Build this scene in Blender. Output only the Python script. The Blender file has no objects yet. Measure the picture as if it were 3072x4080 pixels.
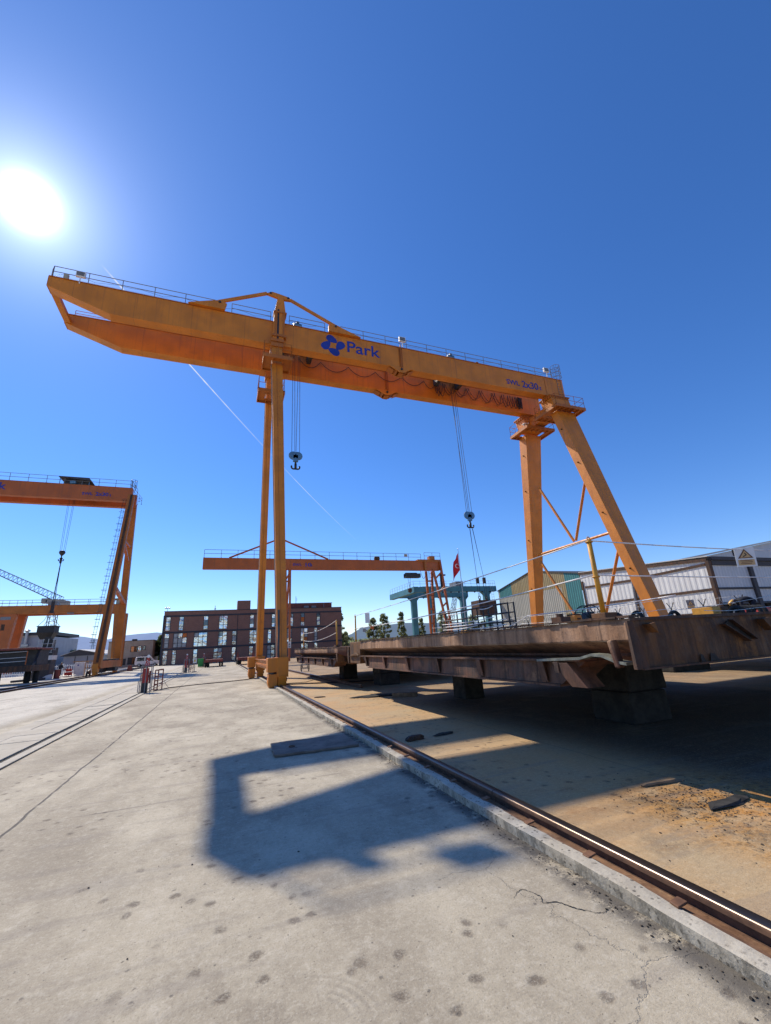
import bpy, bmesh, math, random
from mathutils import Vector, Matrix, noise
random.seed(7)
S = bpy.context.scene
COL = S.collection
V = Vector

# ------------------------------------------------------------------ mesh builder
class MB:
    def __init__(s): s.v = []; s.f = []
    def add(s, vs, fs):
        o = len(s.v); s.v += [tuple(p) for p in vs]; s.f += [tuple(i + o for i in f) for f in fs]; return s
    def hexa(s, p):            # p: 4 bottom (ccw), 4 top
        return s.add(p, [(3, 2, 1, 0), (4, 5, 6, 7), (0, 1, 5, 4), (1, 2, 6, 5), (2, 3, 7, 6), (3, 0, 4, 7)])
    def box(s, x0, x1, y0, y1, z0, z1):
        return s.hexa([(x0, y0, z0), (x1, y0, z0), (x1, y1, z0), (x0, y1, z0), (x0, y0, z1), (x1, y0, z1), (x1, y1, z1), (x0, y1, z1)])
    def frame(s, d, up):
        d = d.normalized(); up = V(up)
        if abs(d.dot(up)) > .98: up = V((0, 1, 0)) if abs(d.y) < .9 else V((1, 0, 0))
        a = d.cross(up).normalized(); b = a.cross(d).normalized(); return a, b
    def beam(s, p0, p1, w, h, w1=None, h1=None, up=(0, 0, 1)):
        p0 = V(p0); p1 = V(p1); w1 = w if w1 is None else w1; h1 = h if h1 is None else h1
        a, b = s.frame(p1 - p0, up); q = []
        for p, ww, hh in ((p0, w, h), (p1, w1, h1)):
            for sx, sy in ((-1, -1), (1, -1), (1, 1), (-1, 1)): q.append(p + a * sx * ww / 2 + b * sy * hh / 2)
        return s.hexa(q)
    def tube(s, p0, p1, r, n=6, r1=None, cap=True):
        p0 = V(p0); p1 = V(p1); r1 = r if r1 is None else r1; a, b = s.frame(p1 - p0, (0, 0, 1)); q = []
        for p, rr in ((p0, r), (p1, r1)):
            for i in range(n):
                t = 2 * math.pi * i / n; q.append(p + a * math.cos(t) * rr + b * math.sin(t) * rr)
        fs = [(i, (i + 1) % n, n + (i + 1) % n, n + i) for i in range(n)]
        if cap: fs += [tuple(range(n - 1, -1, -1)), tuple(range(n, 2 * n))]
        return s.add(q, fs)
    def path(s, pts, r, n=5):
        for a, b in zip(pts[:-1], pts[1:]): s.tube(a, b, r, n)
        return s
    def prism(s, pts, axis, a0, a1):   # 2d polygon extruded; axis 'y': pts=(x,z); 'x': (y,z); 'z': (x,y)
        m = {'y': lambda p, a: (p[0], a, p[1]), 'x': lambda p, a: (a, p[0], p[1]), 'z': lambda p, a: (p[0], p[1], a)}[axis]
        n = len(pts); q = [m(p, a0) for p in pts] + [m(p, a1) for p in pts]
        return s.add(q, [tuple(range(n - 1, -1, -1)), tuple(range(n, 2 * n))] + [(i, (i + 1) % n, n + (i + 1) % n, n + i) for i in range(n)])
    def lathe(s, c, prof, n=12, axis='z'):
        c = V(c); q = []
        for r, h in prof:
            for i in range(n):
                t = 2 * math.pi * i / n; u, w = r * math.cos(t), r * math.sin(t)
                q.append(c + V({'z': (u, w, h), 'y': (u, h, w), 'x': (h, u, w)}[axis]))
        m = len(prof); fs = []
        for j in range(m - 1):
            for i in range(n): fs.append((j * n + i, j * n + (i + 1) % n, (j + 1) * n + (i + 1) % n, (j + 1) * n + i))
        fs += [tuple(range(n - 1, -1, -1)), tuple(range((m - 1) * n, m * n))]
        return s.add(q, fs)
    def torus(s, c, R, r, axis='y', n=14, m=6, a0=0, a1=2 * math.pi):
        c = V(c); q = []; full = abs(a1 - a0 - 2 * math.pi) < 1e-6; N = n if full else n + 1
        for i in range(N):
            t = a0 + (a1 - a0) * i / n
            for j in range(m):
                u = 2 * math.pi * j / m; rr = R + r * math.cos(u); h = r * math.sin(u)
                x, z = rr * math.cos(t), rr * math.sin(t)
                q.append(c + V({'y': (x, h, z), 'x': (h, x, z), 'z': (x, z, h)}[axis]))
        fs = []
        for i in range(N if full else n):
            k = (i + 1) % N
            for j in range(m): fs.append((i * m + j, i * m + (j + 1) % m, k * m + (j + 1) % m, k * m + j))
        return s.add(q, fs)
    def face(s, pts): return s.add(pts, [tuple(range(len(pts)))])

OFF = {}
def finish(o, label=None, cat=None, group=None, kind=None):
    if label: o['label'] = label
    if cat: o['category'] = cat
    if group: o['group'] = group
    if kind: o['kind'] = kind
    return o
def thing(name, label, cat, loc=(0, 0, 0), group=None):
    o = bpy.data.objects.new(name, None); COL.objects.link(o); o.location = loc; o.empty_display_size = .3
    OFF[o.name] = V(loc); return finish(o, label, cat, group)
def build(name, mb, mat, parent=None, label=None, cat=None, group=None, kind=None, smooth=False, bevel=0, origin=None, recalc=True):
    off = OFF[parent.name] if parent else V(origin or (0, 0, 0))
    me = bpy.data.meshes.new(name); me.from_pydata([tuple(V(p) - off) for p in mb.v], [], mb.f)
    if recalc:
        bm = bmesh.new(); bm.from_mesh(me); bmesh.ops.recalc_face_normals(bm, faces=bm.faces); bm.to_mesh(me); bm.free()
    me.materials.append(mat)
    if smooth:
        for p in me.polygons: p.use_smooth = True
    o = bpy.data.objects.new(name, me); COL.objects.link(o)
    if parent: o.parent = parent
    else: o.location = off
    OFF[o.name] = off
    if bevel:
        b = o.modifiers.new('bevel', 'BEVEL'); b.width = bevel; b.segments = 2; b.limit_method = 'ANGLE'; b.angle_limit = .6
    return finish(o, label, cat, group, kind)
def dup(root, loc, label=None, rotz=None, scale=None, group=None):
    r = root.copy(); COL.objects.link(r); r.location = loc
    if label: r['label'] = label
    if group: r['group'] = group
    if rotz is not None: r.rotation_euler = (0, 0, rotz)
    if scale: r.scale = scale
    OFF[r.name] = V(loc)
    def kids(a, b):
        for c in a.children:
            k = c.copy(); COL.objects.link(k); k.parent = b; kids(c, k)
    kids(root, r); return r
def text(body, x, y, z, size, mat, parent, sx=1., width=None, bold=.0, name='lettering', rot=0.):
    cu = bpy.data.curves.new(name, 'FONT'); cu.body = body; cu.size = size; cu.extrude = .004; cu.offset = bold
    cu.materials.append(mat); o = bpy.data.objects.new(name, cu); COL.objects.link(o)
    if width:
        bpy.context.view_layer.update(); w = o.dimensions.x; sx = width / max(w, 1e-4)
    o.scale = (sx, 1, 1); o.rotation_euler = (math.pi / 2, rot, 0); off = OFF[parent.name] if parent else V((0, 0, 0))
    o.location = V((x, y, z)) - off
    bpy.context.view_layer.update(); mw_ = o.matrix_basis.copy(); me = bpy.data.meshes.new_from_object(o.evaluated_get(bpy.context.evaluated_depsgraph_get())); bpy.data.objects.remove(o)
    me.transform(mw_); me.materials.clear(); me.materials.append(mat)
    o = bpy.data.objects.new(name, me); COL.objects.link(o)
    if parent: o.parent = parent
    OFF[o.name] = off; return o

# ------------------------------------------------------------------ materials
class NT:
    def __init__(s, mat):
        s.t = mat.node_tree; s.n = s.t.nodes; s.l = s.t.links
    def new(s, typ, **kw):
        n = s.n.new(typ)
        for k, v in kw.items(): setattr(n, k, v)
        return n
    def put(s, sock, v):
        if isinstance(v, (int, float)): sock.default_value = v
        elif isinstance(v, (tuple, list)):
            sock.default_value = tuple(v) + ((1,) if len(v) == 3 and len(sock.default_value) == 4 else ())
        else: s.l.new(v, sock)
    def math(s, op, a, b=None, c=None, clamp=False):
        n = s.new('ShaderNodeMath', operation=op); n.use_clamp = clamp
        s.put(n.inputs[0], a)
        if b is not None: s.put(n.inputs[1], b)
        if c is not None: s.put(n.inputs[2], c)
        return n.outputs[0]
    def ramp(s, v, a, b, lo=0., hi=1.):
        n = s.new('ShaderNodeMapRange'); n.interpolation_type = 'SMOOTHSTEP'
        for i, x in enumerate((v, a, b, lo, hi)): s.put(n.inputs[i], x)
        return n.outputs[0]
    def mix(s, f, a, b, typ='MIX'):
        n = s.new('ShaderNodeMix', data_type='RGBA', blend_type=typ)
        s.put(n.inputs[0], f); s.put(n.inputs[6], a); s.put(n.inputs[7], b); return n.outputs[2]
    def pos(s): return s.new('ShaderNodeNewGeometry').outputs['Position']
    def obj(s): return s.new('ShaderNodeTexCoord').outputs['Object']
    def scale(s, v, sc, loc=(0, 0, 0), rot=(0, 0, 0)):
        n = s.new('ShaderNodeMapping'); s.l.new(v, n.inputs[0]); n.inputs[1].default_value = loc; n.inputs[2].default_value = rot; n.inputs[3].default_value = sc
        return n.outputs[0]
    def noise(s, v, sc, det=4., rough=.55, out=0):
        n = s.new('ShaderNodeTexNoise'); s.l.new(v, n.inputs['Vector']); n.inputs['Scale'].default_value = sc
        n.inputs['Detail'].default_value = det; n.inputs['Roughness'].default_value = rough; return n.outputs[out]
    def vor(s, v, sc, feat='F1', out='Distance', rnd=1., dim='3D'):
        n = s.new('ShaderNodeTexVoronoi', feature=feat, voronoi_dimensions=dim); s.l.new(v, n.inputs['Vector']); n.inputs['Scale'].default_value = sc
        n.inputs['Randomness'].default_value = rnd; return n.outputs[out]
    def xyz(s, v):
        n = s.new('ShaderNodeSeparateXYZ'); s.l.new(v, n.inputs[0]); return n.outputs
    def bump(s, h, st=.3, dist=.02):
        n = s.new('ShaderNodeBump'); n.inputs['Strength'].default_value = st; n.inputs['Distance'].default_value = dist
        s.l.new(h, n.inputs['Height']); return n.outputs[0]
def newmat(name):
    m = bpy.data.materials.new(name); m.use_nodes = True; t = NT(m); b = t.n['Principled BSDF']; return m, t, b
def plain(name, col, rough=.6, metal=0., var=.25, sc=3., dirt=None, dirt_amt=.5, streak=None, bump=.15, bsc=40.):
    """painted / plain surface: colour broken by soft noise, dirt patches and vertical streaks"""
    m, t, b = newmat(name); p = t.pos()
    n1 = t.noise(p, sc, 5); c = t.mix(t.ramp(n1, .3, .7), tuple(x * (1 - var) for x in col), tuple(min(1, x * (1 + var * .6)) for x in col))
    if dirt:
        n2 = t.noise(p, sc * 1.7, 8, .7); c = t.mix(t.ramp(n2, .56, .72, 0, dirt_amt), c, dirt)
    if streak:
        ps = t.scale(p, (3.2, 3.2, .12)); n3 = t.noise(ps, 1.6, 6, .65); c = t.mix(t.ramp(n3, .52, .7, 0, .75), c, streak)
    t.put(b.inputs['Base Color'], c); t.put(b.inputs['Metallic'], metal)
    t.put(b.inputs['Roughness'], t.ramp(t.noise(p, sc * 4, 3), .2, .8, max(.05, rough - .12), min(1, rough + .12)))
    if bump: t.l.new(t.bump(t.noise(p, bsc, 4), bump, .01), b.inputs['Normal'])
    return m
M = {}
def crane_paint(name, col, rough=.5, **k):
    m = plain(name, col, rough, **k); t = NT(m); b = t.n['Principled BSDF']; src = b.inputs['Base Color'].links[0].from_socket; p = t.pos(); X, Y, Z = t.xyz(p)
    seam = t.math('ABSOLUTE', t.math('SUBTRACT', t.math('FRACT', t.math('DIVIDE', t.math('ADD', X, 1.2), 3.05)), .5)); sm = t.ramp(seam, .008, .003)
    run = t.math('MULTIPLY', t.ramp(t.noise(t.scale(p, (4.5, 4.5, .09)), 1.7, 7, .7), .54, .66), t.ramp(t.noise(p, .45, 3), .42, .56)); c = t.mix(t.math('MULTIPLY', run, .32), src, (.17, .055, .018))
    chip = t.math('MULTIPLY', t.ramp(t.noise(p, 7.5, 8, .8), .60, .66), t.ramp(t.noise(p, .8, 3), .46, .58)); c = t.mix(t.math('MULTIPLY', chip, .5), c, (.14, .05, .02)); c = t.mix(t.math('MULTIPLY', sm, .35), c, (.16, .06, .02)); t.put(b.inputs['Base Color'], c); return m
M['orange'] = crane_paint('crane_orange', (.60, .198, .012), .5, var=.16, sc=.9, dirt=(.36, .13, .022), dirt_amt=.35, streak=(.44, .145, .018), bump=.05)
M['orange_red'] = crane_paint('crane_orange_red', (.44, .105, .014), .5, var=.16, sc=.7, dirt=(.2, .07, .02), dirt_amt=.35, streak=(.28, .08, .02), bump=.05)
M['orange_old'] = plain('crane_orange_faded', (.42, .13, .015), .6, var=.2, sc=.7, dirt=(.2, .08, .04), dirt_amt=.5, streak=(.28, .09, .03), bump=.05)
M['yellow'] = plain('safety_yellow', (.58, .27, .02), .5, var=.2, sc=4, dirt=(.25, .13, .04))
M['greyrail'] = plain('grey_railing_paint', (.20, .20, .21), .5, var=.2, sc=6, dirt=(.2, .1, .05))
M['white'] = plain('white_paint', (.72, .71, .68), .5, var=.1, sc=4, dirt=(.4, .36, .3))
M['blue'] = plain('logo_blue', (.012, .035, .30), .55, var=.25, sc=1.2, dirt=(.10, .07, .12), dirt_amt=.3, bump=0)
M['motor'] = plain('motor_blue', (.08, .22, .38), .45, var=.2, sc=5)
M['black'] = plain('black_steel', (.02, .02, .022), .5, var=.4, sc=5)
M['rubber'] = plain('rubber', (.018, .018, .018), .85, var=.4, sc=6)
M['cable'] = plain('cable_black', (.03, .02, .02), .6, var=.2)
M['rope_wire'] = plain('wire_rope', (.06, .06, .07), .4, metal=.6, var=.2)
M['teal'] = plain('teal_paint', (.055, .20, .235), .55, var=.2, sc=.8, dirt=(.12, .17, .16), streak=(.1, .2, .2))
M['red'] = plain('red_paint', (.42, .03, .022), .5, var=.25, sc=4, dirt=(.15, .05, .03))
M['brownred'] = plain('oxide_red', (.20, .05, .035), .7, var=.3, sc=3, dirt=(.08, .04, .03))
M['green'] = plain('green_plastic', (.03, .30, .06), .5, var=.2)
M['darkmetal'] = plain('dark_machinery', (.045, .045, .05), .6, var=.4, sc=2, dirt=(.12, .07, .04))
M['steel'] = plain('galvanised_steel', (.42, .43, .44), .4, metal=.7, var=.2, sc=6)
M['wood'] = plain('weathered_timber', (.22, .15, .09), .85, var=.4, sc=6, dirt=(.08, .06, .04))
M['cream'] = plain('cream_wall', (.36, .325, .27), .85, var=.12, sc=1.2, streak=(.26, .23, .19))
M['greywall'] = plain('grey_cladding', (.30, .32, .36), .7, var=.1, sc=.8)
M['roof_dark'] = plain('dark_roof', (.05, .05, .055), .7, var=.2)
M['roof_light'] = plain('pale_roof', (.5, .49, .46), .6, var=.1, sc=.5)
M['navy'] = plain('navy_workwear', (.012, .014, .022), .9, var=.3, sc=8)
M['skin'] = plain('skin', (.42, .24, .16), .6, var=.08, sc=8)
M['helmet'] = plain('helmet_yellow', (.62, .36, .06), .35, var=.08)
M['flag'] = plain('flag_red', (.55, .012, .02), .8, var=.12, sc=2)
M['vanwhite'] = plain('van_white', (.74, .74, .73), .3, var=.04, bump=0)
M['tarp'] = plain('white_tarp', (.6, .62, .64), .5, var=.15, sc=3)
M['darkband'] = plain('dark_concrete_band', (.045, .045, .055), .8, var=.2)
M['insulator'] = plain('sign_white', (.74, .73, .69), .5, var=.06)
M['signpale'] = plain('sign_pale_orange', (.60, .38, .16), .5, var=.12)
M['signyellow'] = plain('sign_yellow', (.65, .42, .03), .5, var=.06)
M['asphalt'] = plain('dark_dirt', (.035, .032, .028), .95, var=.5, sc=9, bump=.6, bsc=60)
M['grit'] = plain('dark_grit', (.085, .065, .045), .95, var=.6, sc=30)
M['bolt'] = plain('rusty_bolt', (.16, .07, .03), .7, var=.4, sc=12)

def rust_mat(name, base, rust_bright, dark, pink=None):
    m, t, b = newmat(name); p = t.pos()
    ps = t.scale(p, (2.2, 2.2, .35)); n1 = t.noise(ps, 1.5, 9, .68); n2 = t.noise(p, 3.2, 9, .7); n3 = t.noise(p, 22, 5, .7)
    c = t.mix(t.ramp(n1, .36, .66), dark, base); c = t.mix(t.ramp(n2, .5, .74), c, rust_bright)  # noise blends darker and brighter rust
    if pink:
        c = t.mix(t.ramp(t.noise(p, .8, 4), .46, .62, 0, .7), c, pink); zz = t.xyz(p)[2]; up = t.ramp(zz, 1.33, 1.47); c = t.mix(t.math('MULTIPLY', up, .8), c, t.mix(t.ramp(n1, .36, .66), (.24, .125, .06), (.48, .28, .155)))  # pink primer; upper plate lightened, sunlight on it painted into the colour
    c = t.mix(t.ramp(n3, .5, .75, 0, .6), c, (.05, .022, .012))
    if name in ('hull_rust', 'hull_primer'):
        q3 = t.xyz(p); wob = t.math('MULTIPLY', t.math('SUBTRACT', t.noise(p, 2, 4), .5), .05); ax = q3[1] if name == 'hull_primer' else q3[0]
        sm = t.ramp(t.math('ABSOLUTE', t.math('SUBTRACT', t.math('FRACT', t.math('DIVIDE', t.math('ADD', ax, wob), 1.63)), .5)), .012, .004); c = t.mix(t.math('MULTIPLY', sm, .5), c, (.045, .02, .01))
        dr = t.math('MULTIPLY', t.ramp(t.noise(t.scale(p, (5, 5, .25)), 1.5, 6, .7), .52, .62), t.ramp(q3[2], 1.1, 1.7, 1., .45)); c = t.mix(t.math('MULTIPLY', dr, .7), c, (.03, .014, .008))
        if name == 'hull_primer': ln = t.math('MULTIPLY', t.ramp(t.math('ABSOLUTE', t.math('SUBTRACT', t.math('ADD', q3[2], t.math('MULTIPLY', wob, .12)), 1.478)), .008, .003), t.ramp(t.noise(p, 1.3, 5), .42, .56)); c = t.mix(t.math('MULTIPLY', ln, .7), c, (.50, .42, .32))
    t.put(b.inputs['Base Color'], c); t.put(b.inputs['Roughness'], t.ramp(n2, .3, .7, .6, .95))
    h = t.math('ADD', t.math('MULTIPLY', n3, .5), n2); t.l.new(t.bump(h, .5, .02), b.inputs['Normal']); return m
M['rust'] = rust_mat('hull_rust', (.165, .070, .018), (.26, .12, .038), (.04, .018, .008))
M['rust_bed'] = rust_mat('rust_bed', (.30, .165, .085), (.44, .29, .17), (.15, .075, .038))
M['rust_pink'] = rust_mat('hull_primer', (.165, .072, .036), (.28, .15, .08), (.05, .024, .013), (.21, .085, .055))
M['rust_dark'] = rust_mat('old_rust', (.10, .045, .022), (.18, .08, .035), (.03, .018, .013))

def concrete(name, a, b_, dirt, sc=1.5, pock=False):
    m, t, b = newmat(name); p = t.pos()
    c = t.mix(t.ramp(t.noise(p, sc, 7, .65), .33, .68), a, b_); c = t.mix(t.ramp(t.noise(p, sc * 3.1, 8, .72), .56, .70, 0, .85), c, dirt)
    f = t.noise(p, 70, 4, .7); c = t.mix(t.ramp(f, .6, .78, 0, .6), c, tuple(x * .4 for x in a))
    if pock:
        pv = t.math('MULTIPLY', t.ramp(t.vor(t.mix(.03, p, t.noise(p, 20, 3, .6, 1), 'ADD'), 24), .30, .16), t.ramp(t.noise(p, 3.2, 4), .44, .54)); c = t.mix(t.math('MULTIPLY', pv, .85), c, (.07, .06, .045))
        nz = t.xyz(t.new('ShaderNodeNewGeometry').outputs['Normal'])[2]; c = t.mix(t.math('MULTIPLY', t.ramp(nz, .7, .2), t.ramp(t.noise(t.scale(p, (1, 1.5, 1)), 5, 7, .72), .42, .60, .15, .8)), c, (.13, .115, .085))
    t.put(b.inputs['Base Color'], c); t.put(b.inputs['Roughness'], .92)
    t.l.new(t.bump(t.math('ADD', t.noise(p, 14, 6, .7), t.math('MULTIPLY', f, .4)), .55, .015), b.inputs['Normal']); return m
M['conc'] = concrete('kerb_concrete', (.39, .345, .265), (.52, .475, .38), (.11, .09, .065), 5., True)
M['block'] = concrete('dark_concrete_block', (.014, .012, .010), (.045, .038, .030), (.008, .007, .006), 4.5)
M['slab'] = concrete('channel_slab', (.43, .385, .30), (.53, .48, .385), (.26, .22, .165), 1.2)
M['plate'] = concrete('cover_plate', (.15, .11, .085), (.25, .205, .165), (.045, .032, .025), 2.2)

def ground_mat():
    m, t, b = newmat('yard_concrete'); p = t.pos(); X, Y, Z = t.xyz(p)
    big = t.noise(p, .16, 5, .6); med = t.noise(t.scale(p, (1, .55, 1), rot=(0, 0, .5)), .9, 8, .66); fine = t.noise(p, 6.5, 7, .7)
    grit = t.noise(p, 75, 4, .75)
    c = t.mix(t.ramp(big, .35, .65), (.43, .375, .28), (.52, .465, .355))
    c = t.mix(t.ramp(med, .36, .62), c, (.33, .285, .215)); c = t.mix(t.ramp(fine, .5, .74, 0, .55), c, (.57, .52, .425))
    # pale yard on the left, warm rust-stained strip right of the rail
    left = t.ramp(t.math('ADD', X, t.math('MULTIPLY', big, 1.2)), -4.6, -5.4); c = t.mix(t.math('MULTIPLY', left, .75), c, (.57, .54, .48))
    right = t.ramp(X, 2.66, 2.8); warm = t.mix(t.ramp(t.noise(p, .7, 7, .65), .35, .65), (.50, .345, .19), (.44, .355, .24))
    rr = t.ramp(t.noise(t.scale(p, (.6, 1.3, 1)), 1.3, 8, .72), .56, .68, 0, .75); warm = t.mix(rr, warm, (.33, .18, .07))
    c = t.mix(t.math('MULTIPLY', right, .85), c, warm)
    near_rust = t.math('MULTIPLY', t.ramp(X, 3.3, 4.1), t.ramp(Y, 4.6, 3.2)); c = t.mix(t.math('MULTIPLY', near_rust, t.ramp(t.noise(p, 3, 6, .7), .40, .55, .1, .9)), c, (.46, .235, .04)); c = t.mix(t.math('MULTIPLY', near_rust, t.ramp(t.noise(p, 14, 6, .8), .50, .60, 0, .85)), c, (.05, .035, .02))
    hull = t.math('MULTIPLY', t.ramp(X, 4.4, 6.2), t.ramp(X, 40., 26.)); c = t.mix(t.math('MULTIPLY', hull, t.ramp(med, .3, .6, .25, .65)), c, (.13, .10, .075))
    under_shade = t.math('MULTIPLY', t.ramp(t.math('ADD', X, t.math('MULTIPLY', t.math('SUBTRACT', fine, .5), .8)), 4.7, 6.0), t.math('MULTIPLY', t.ramp(t.math('ADD', Y, t.math('MULTIPLY', t.math('SUBTRACT', med, .5), 1.5)), 12.4, 11.2), t.ramp(X, 12.9, 12.1))); c = t.mix(t.math('MULTIPLY', under_shade, .82), c, (.030, .025, .020))  # ground darkened under the pontoons: their shade put into the colour
    # oil stains and worn blotches
    st = t.noise(p, .55, 9, .74); c = t.mix(t.ramp(st, .54, .64, 0, .6), c, (.21, .175, .13))
    st2 = t.vor(t.mix(.05, p, t.noise(p, 6, 4, .6, 1), 'ADD'), 3.3, dim='2D'); pk = t.noise(p, .45, 2)
    spot = t.math('MULTIPLY', t.ramp(t.math('ADD', st2, t.math('MULTIPLY', t.math('SUBTRACT', t.noise(p, 11, 6, .75), .5), .55)), .16, .04), t.ramp(pk, .47, .53)); spot = t.math('MULTIPLY', spot, t.ramp(t.noise(p, 30, 5, .8), .34, .52)); c = t.mix(t.math('MULTIPLY', spot, .72), c, (.085, .058, .038))
    # small pits
    pit = t.math('MULTIPLY', t.ramp(t.math('ADD', t.vor(p, 5.0, dim='2D'), t.math('MULTIPLY', t.math('SUBTRACT', t.noise(p, 16, 5, .75), .45), .35)), .07, .02), t.ramp(t.noise(p, 1.6, 3), .44, .54)); c = t.mix(t.math('MULTIPLY', pit, .65), c, (.07, .06, .05))
    c = t.mix(t.ramp(grit, .54, .68, 0, .5), c, (.15, .125, .095)); c = t.mix(t.ramp(grit, .46, .33, 0, .35), c, (.62, .58, .50))
    spk = t.math('MULTIPLY', t.ramp(t.math('ADD', t.vor(p, 17, dim='2D'), t.math('MULTIPLY', t.math('SUBTRACT', t.noise(p, 45, 4, .75), .45), .4)), .09, .03), t.ramp(t.noise(p, 4, 3), .46, .56)); c = t.mix(t.math('MULTIPLY', spk, .7), c, (.09, .075, .06))
    mid = t.noise(p, 22, 6, .75); c = t.mix(t.ramp(mid, .52, .64, 0, .32), c, (.24, .205, .16)); c = t.mix(t.ramp(mid, .48, .37, 0, .28), c, (.60, .555, .46))
    rt = t.ramp(X, 2.66, 2.8); wv = t.mix(t.ramp(t.noise(p, .6, 6, .65), .38, .62), (1.08, .88, .64), (1.0, .90, .74)); c = t.mix(t.math('MULTIPLY', rt, t.ramp(X, 40, 20, .2, .85)), c, t.mix(1., c, wv, 'MULTIPLY')); c = t.mix(1., c, (1.0, .985, .935), 'MULTIPLY')
    # tyre smears: thin stretched noise
    sm = t.noise(t.scale(p, (.5, 4.5, 1), rot=(0, 0, 1.1)), 1.1, 5, .6); c = t.mix(t.ramp(sm, .54, .66, 0, .28), c, (.22, .19, .16))
    dx = t.math('SUBTRACT', X, .40); dy = t.math('SUBTRACT', Y, 2.40); rad = t.math('SQRT', t.math('ADD', t.math('MULTIPLY', dx, dx), t.math('MULTIPLY', dy, dy)))
    band = t.math('MULTIPLY', t.ramp(t.math('ABSOLUTE', t.math('SUBTRACT', rad, .30)), .10, .06), t.ramp(t.math('PINGPONG', rad, .022), .006, .016)); band = t.math('MULTIPLY', band, t.math('MULTIPLY', t.ramp(dx, .06, .16), t.ramp(t.noise(p, 5, 4), .38, .52))); c = t.mix(t.math('MULTIPLY', band, .24), c, (.16, .14, .115))
    # joints
    wob = t.math('MULTIPLY', t.math('SUBTRACT', t.noise(p, 1.3, 4), .5), .09); xw = t.math('ADD', X, wob)
    def line(at, w): return t.ramp(t.math('ABSOLUTE', t.math('SUBTRACT', xw, at)), w, w * .35)
    j = t.math('MULTIPLY', line(-1.93, .022), t.ramp(t.noise(p, 3.5, 3), .28, .45)); j = t.math('MAXIMUM', j, t.math('MULTIPLY', line(4.75, .02), .3)); j = t.math('MAXIMUM', j, t.math('MULTIPLY', line(-9.2, .03), .7))
    yw = t.math('ADD', Y, wob); ty = t.math('ABSOLUTE', t.math('SUBTRACT', t.math('FRACT', t.math('DIVIDE', t.math('ADD', yw, 1.3), 5.0)), .5))
    tj = t.math('MULTIPLY', t.ramp(ty, .003, .0012), t.ramp(t.noise(p, .8, 2), .42, .56)); j = t.math('MAXIMUM', j, t.math('MULTIPLY', tj, .6))
    # dirt packed along the kerb
    kx = t.math('MULTIPLY', t.ramp(X, 2.16, 2.34), t.ramp(X, 2.72, 2.6)); kd = t.math('MULTIPLY', kx, t.ramp(t.noise(p, 4.5, 6, .7), .36, .50)); j = t.math('MAXIMUM', j, t.math('MULTIPLY', kd, .92))
    c = t.mix(t.math('MULTIPLY', j, .88), c, (.055, .05, .045))
    # branching hairline cracks near the kerb
    cr = t.vor(t.mix(.35, p, t.noise(p, 3.2, 6, .65, 1), 'ADD'), .8, 'DISTANCE_TO_EDGE'); crm = t.math('MULTIPLY', t.ramp(cr, .006, .002), t.math('MULTIPLY', t.math('MULTIPLY', t.ramp(X, 1.35, 1.7), t.ramp(X, 2.5, 2.38)), t.ramp(Y, 7, 5))); c = t.mix(t.math('MULTIPLY', crm, .12), c, (.08, .07, .06))
    t.put(b.inputs['Base Color'], c); t.put(b.inputs['Roughness'], t.ramp(med, .3, .7, .78, .95))
    h = t.math('ADD', t.math('MULTIPLY', fine, .6), t.math('MULTIPLY', grit, .35)); h = t.math('SUBTRACT', h, t.math('MULTIPLY', t.math('ADD', j, crm), .8)); h = t.math('SUBTRACT', h, t.math('MULTIPLY', t.math('ADD', pit, spot), .35))
    t.l.new(t.bump(h, .55, .02), b.inputs['Normal']); return m
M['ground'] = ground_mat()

def brick_mat():
    m, t, b = newmat('brown_brick'); p = t.pos(); X, Y, Z = t.xyz(p)
    cv = t.new('ShaderNodeCombineXYZ'); t.l.new(X, cv.inputs[0]); t.l.new(Z, cv.inputs[1])
    n = t.new('ShaderNodeTexBrick'); t.l.new(cv.outputs[0], n.inputs['Vector']); n.inputs['Scale'].default_value = 2.2
    n.inputs['Color1'].default_value = (.255, .13, .095, 1); n.inputs['Color2'].default_value = (.20, .10, .075, 1); n.inputs['Mortar'].default_value = (.16, .09, .07, 1); n.inputs['Mortar Size'].default_value = .012
    c = t.mix(t.ramp(t.noise(p, .5, 5), .35, .65, 0, .4), n.outputs[0], (.28, .145, .105)); t.put(b.inputs['Base Color'], c); t.put(b.inputs['Roughness'], .9); return m
M['brick'] = brick_mat()
def glass_mat(name='mirror_glass', tint=(.55, .62, .68), dist=.35):
    m, t, b = newmat(name); p = t.pos(); n = t.noise(p, .9, 3)
    n2 = t.vor(t.scale(p, (.8, .8, .55)), 1.0, 'F1', 'Color'); hx = t.xyz(n2)[0]
    c = t.mix(t.ramp(hx, .2, .8), tint, tuple(x * .5 for x in tint)); t.put(b.inputs['Base Color'], c); t.put(b.inputs['Metallic'], .9); t.put(b.inputs['Roughness'], .06)
    t.l.new(t.bump(n, dist, .25), b.inputs['Normal']); return m
M['glass'] = glass_mat(); M['glass_dark'] = glass_mat('dark_glass', (.12, .14, .17), .1)
M['orange_flat'] = plain('orange_pane_card', (.62, .16, .03), .8, var=.15)  # flat orange: reflections painted on panes, some blinds, a hanging card
M['paleblind'] = plain('pale_blind', (.42, .42, .40), .8, var=.3, sc=1.5, dirt=(.1, .1, .09), dirt_amt=.9)

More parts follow.
